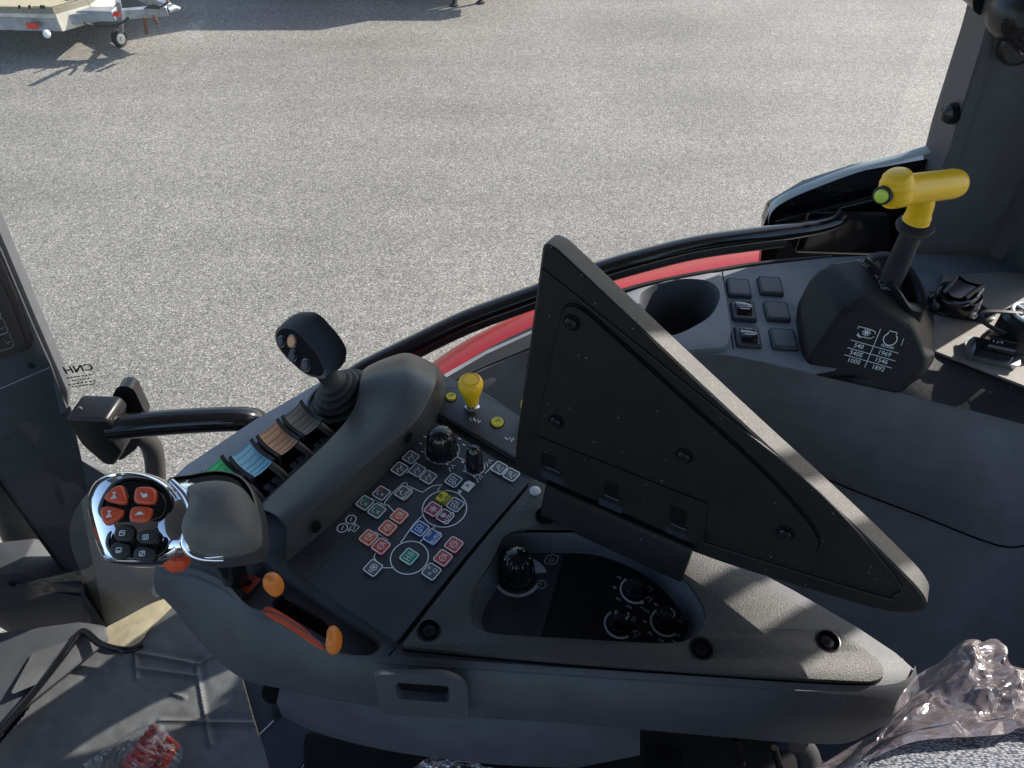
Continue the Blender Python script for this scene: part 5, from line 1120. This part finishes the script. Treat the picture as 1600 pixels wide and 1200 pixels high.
# small wrap tip at the bottom edge
tag(MB().grid(crumple([U(600, 1215, -.2), U(690, 1180, -.19), U(720, 1184, -.19), U(800, 1215, -.2)], 24, 20, .008, 3, 6), 0).build('plastic_scrap', 'wrap', None, ang=30), 'crumpled clear plastic edge poking up at the bottom under the console', 'plastic film')
# ================================================================ OUTSIDE
gm_ = MB()
GS = 120
gm_.add([V((-GS, -GS, 0)), V((GS, -GS, 0)), V((GS, GS, 0)), V((-GS, GS, 0))], [[0, 1, 2, 3]], 0)
g = gm_.build('asphalt_yard', 'asphalt'); tag(g, kind='structure'); g['label'] = 'sunlit grey asphalt yard'
# trailer
GT = lambda x, y, z: G(x, y, z)
tl = thing('flatbed_trailer', GT(60, 70, 0), 'weathered flatbed trailer with wooden deck and jockey wheel at the upper left', 'trailer')
def seg(name, p, q_, hw_, hh, m, parent, up=ZU):
    d = (q_ - p).normalized(); s_ = d.cross(up).normalized(); b = MB(); b.box((p + q_) / 2, d * (q_ - p).length / 2, s_ * hw_, up * hh, 0); return b.build(name, m, parent, bev=.006, seg=1)
Z1 = .50
f0, f1, f2 = GT(-160, 6, Z1), GT(82, 12, Z1), GT(128, 2, Z1)
# side boards
def wall(name, p, q_, z0, z1, m, th=.03):
    b = MB(); n_ = (q_ - p).cross(ZU).normalized() * th
    b.prism([V((p.x, p.y, z0)), V((q_.x, q_.y, z0)), V((q_.x, q_.y, z1)), V((p.x, p.y, z1))], -n_, 0); return b.build(name, m, tl, bev=.004, seg=1)
wall('side_board', f0, f1, Z1 - .10, Z1, 'alu'); wall('lower_rail', f0 + V((0, .02, 0)), f1 + V((0, .02, 0)), Z1 - .22, Z1 - .11, 'galv')
wall('corner_board', f1, f2 + V((.02, .1, 0)), Z1 - .22, Z1, 'cream')
fb = GT(400, -170, Z1); bk = f0 + V((0, 2.0, 0)); f3 = f2 + (f2 - f1) * 2.2 + V((0, .6, 0))
MB().prism([f0, f1, f2 + V((.02, .1, 0)), V((f2.x + .1, f2.y + 2.0, Z1)), V((f0.x, f0.y + 2.3, Z1))], (0, 0, -.06), 0).build('deck', 'tan_card', tl)
wall('front_board', f2 + V((.02, .1, 0)), V((f2.x + .1, f2.y + 2.0, Z1)), Z1 - .2, Z1 + .12, 'cream')
# drawbar
Zd = .36
d0, d1 = GT(100, 30, Zd), GT(262, 16, Zd)
seg('drawbar', d0, d1, .035, .045, 'galv', tl); seg('drawbar', GT(120, -50, Zd), d1 + V((0, .06, 0)), .035, .045, 'galv', tl)
seg('cross_plate', GT(128, 22, Zd + .01), GT(182, 22, Zd + .01), .07, .05, 'galv', tl)
MB().tube([d1, GT(272, 12, Zd), GT(281, 14, Zd - .02)], [.03, .035, .02], 0, 10).build('coupling', 'galv', tl)
MB().tube([GT(250, 12, Zd + .03), GT(264, 2, Zd + .12)], .012, 0, 8).build('hand_brake', 'satin_black', tl)
MB().hull([GT(x, y, z) for x, y, z in [(222, 15, .38), (250, 15, .38), (226, 10, .44), (252, 9, .44), (238, 6, .50)]]).build('gaiter', 'rubber', tl, bev=.01)
jx = GT(191, 73, 0); jc = jx + V((0, 0, .085)); ja = V((.88, -.40, .0)).normalized()
MB().lathe(jc - ja * .025, ja, [(.055, 0), (.080, .002), (.085, .012), (.085, .038), (.080, .048), (.055, .05)], 0, 28).build('jockey_wheel', 'tyre', tl)
MB().lathe(jc + ja * .012, ja, [(.05, 0), (.052, .016), (.02, .018), (.015, .03)], 0, 20).build('hub', 'alu', tl)
MB().tube([jc + V((.0, .05, .05)), GT(190, 48, .22), GT(188, 20, .42), GT(184, 0, .60)], .024, 0, 10).build('jockey_tube', 'galv', tl)
MB().tube(cat([GT(132, 36, .36), GT(150, 40, .3), GT(170, 41, .29), GT(190, 36, .33), GT(202, 26, .42)], 5), .011, 0, 8).build('cable', 'rubber', tl)
for x0, x1, y0, y1 in ((226, 229, 26, 52), (240, 246, 26, 36)): MB().tube([GT(x0, y0, .40), GT(x1, y1, .16 if y1 > 40 else .3)], .018, 0, 8).build('prop_leg', 'dull_brown', tl)
MB().prism([UY(*p, d0.y - .09) for p in [(176, 19), (187, 19), (187, 26), (176, 26)]], (0, .01, 0), 0).build('reflector', 'lamp_red', tl)
MB().box(f0.lerp(f1, .83) + V((0, -.03, -.16)), (.05, 0, 0), (0, .01, 0), (0, 0, .025), 0).build('reflector', 'lamp_red', tl)
MB().lathe(f1 + V((-.12, -.05, -.22)), V((0, -1, .3)), [(.03, 0), (.04, .02), (.02, .04)], 0, 16).build('end_cap', 'white_print', tl)
b = MB()
for x in (28, 44, 62): b.prism([UY(x + a, y, f1.y - .035) for a, y in ((0, 8), (8 if x > 50 else 4, 8.5), (8 if x > 50 else 4, 14), (0, 13.5))], (0, .004, 0), 0)
b.build('plates', 'tyre', tl)
MB().tube([f0 + V((-.3, .9, -.3)), f0 + V((-.05, .9, -.3))], .3, 0, 30).build('wheel', 'tyre', tl)
# parked vehicle just above the frame: only its sills and tyre reach into view
pv = thing('parked_truck', GT(540, -20, 0), 'dark parked truck of which only tyre and underside show at the top edge', 'truck')
tyc = GT(462, 4, 0); 
MB().lathe(tyc + V((-.05, .32, .46)), V((0, 1, 0)), [(.2, 0), (.42, .01), (.46, .05), (.46, .24), (.42, .28), (.2, .29)], 0, 40).build('tyre', 'tyre', pv)
MB().lathe(tyc + V((1.9, .32, .46)), V((0, 1, 0)), [(.2, 0), (.42, .01), (.46, .05), (.46, .24), (.42, .28), (.2, .29)], 0, 40).build('tyre', 'tyre', pv)
bx0 = GT(380, 2, .0); MB().box(V((tyc.x + .85, tyc.y + 1.25, .95)), (1.7, 0, 0), (0, .95, 0), (0, 0, .52), 0).build('body', 'red_paint', pv, bev=.05)
MB().box(V((tyc.x + .85, tyc.y + 1.1, .38)), (1.3, 0, 0), (0, .8, 0), (0, 0, .12), 0).build('underbody', 'tyre', pv, bev=.02)
MB().box(V((tyc.x + .4, tyc.y + 1.25, 1.75)), (1.0, 0, 0), (0, .8, 0), (0, 0, .36), 0).build('cabin', 'gloss_black', pv, bev=.1, seg=3)
im = thing('farm_implement', GT(730, 0, 0), 'dark implement standing on two thin black legs at the top edge', 'implement')
for x, y in ((710, 9), (751, 5)):
    p = GT(x, y, 0); MB().tube([p, p + ZU * .55], .022, 0, 10).lathe(p, ZU, [(.05, 0), (.05, .015), (.022, .03)], 0, 12).build('leg', 'tyre', im)
p = GT(730, 5, 0); MB().box(p + V((.0, .1, .6)), (.7, 0, 0), (0, .12, 0), (0, 0, .08), 0).build('frame', 'red_paint', im, bev=.01)

# cab walls behind and left of the driver (they shade the inside)
MB().box((-.02, -1.0, 2.0), (.95, 0, 0), (0, .03, 0), (0, 0, .45), 0).build('back_panel', 'side_grey', cab, bev=.01)
MB().box((-1.15, .0, 1.95), (.03, 0, 0), (0, .62, 0), (0, 0, .42), 0).build('dashboard', 'side_grey', cab, bev=.01)
for x, y in ((-.98, .68), (-1.0, -.95), (.95, -.95)): MB().box((x, y, 2.5), (.05, 0, 0), (0, .05, 0), (0, 0, .80), 0).build('corner_pillar', 'side_grey', cab, bev=.01)

MB().hull([U(x, y, 0) + V((0, .012, z)) for x, y in [(640, 985), (1130, 1020), (1340, 1035), (1270, 985), (1170, 930), (860, 800), (640, 930)] for z in (-.03, -.42)]).build('under_arm_sun_block', 'deep_black', arm, bev=.005)  # black bulk added under the armrest to keep sun off the pedestal
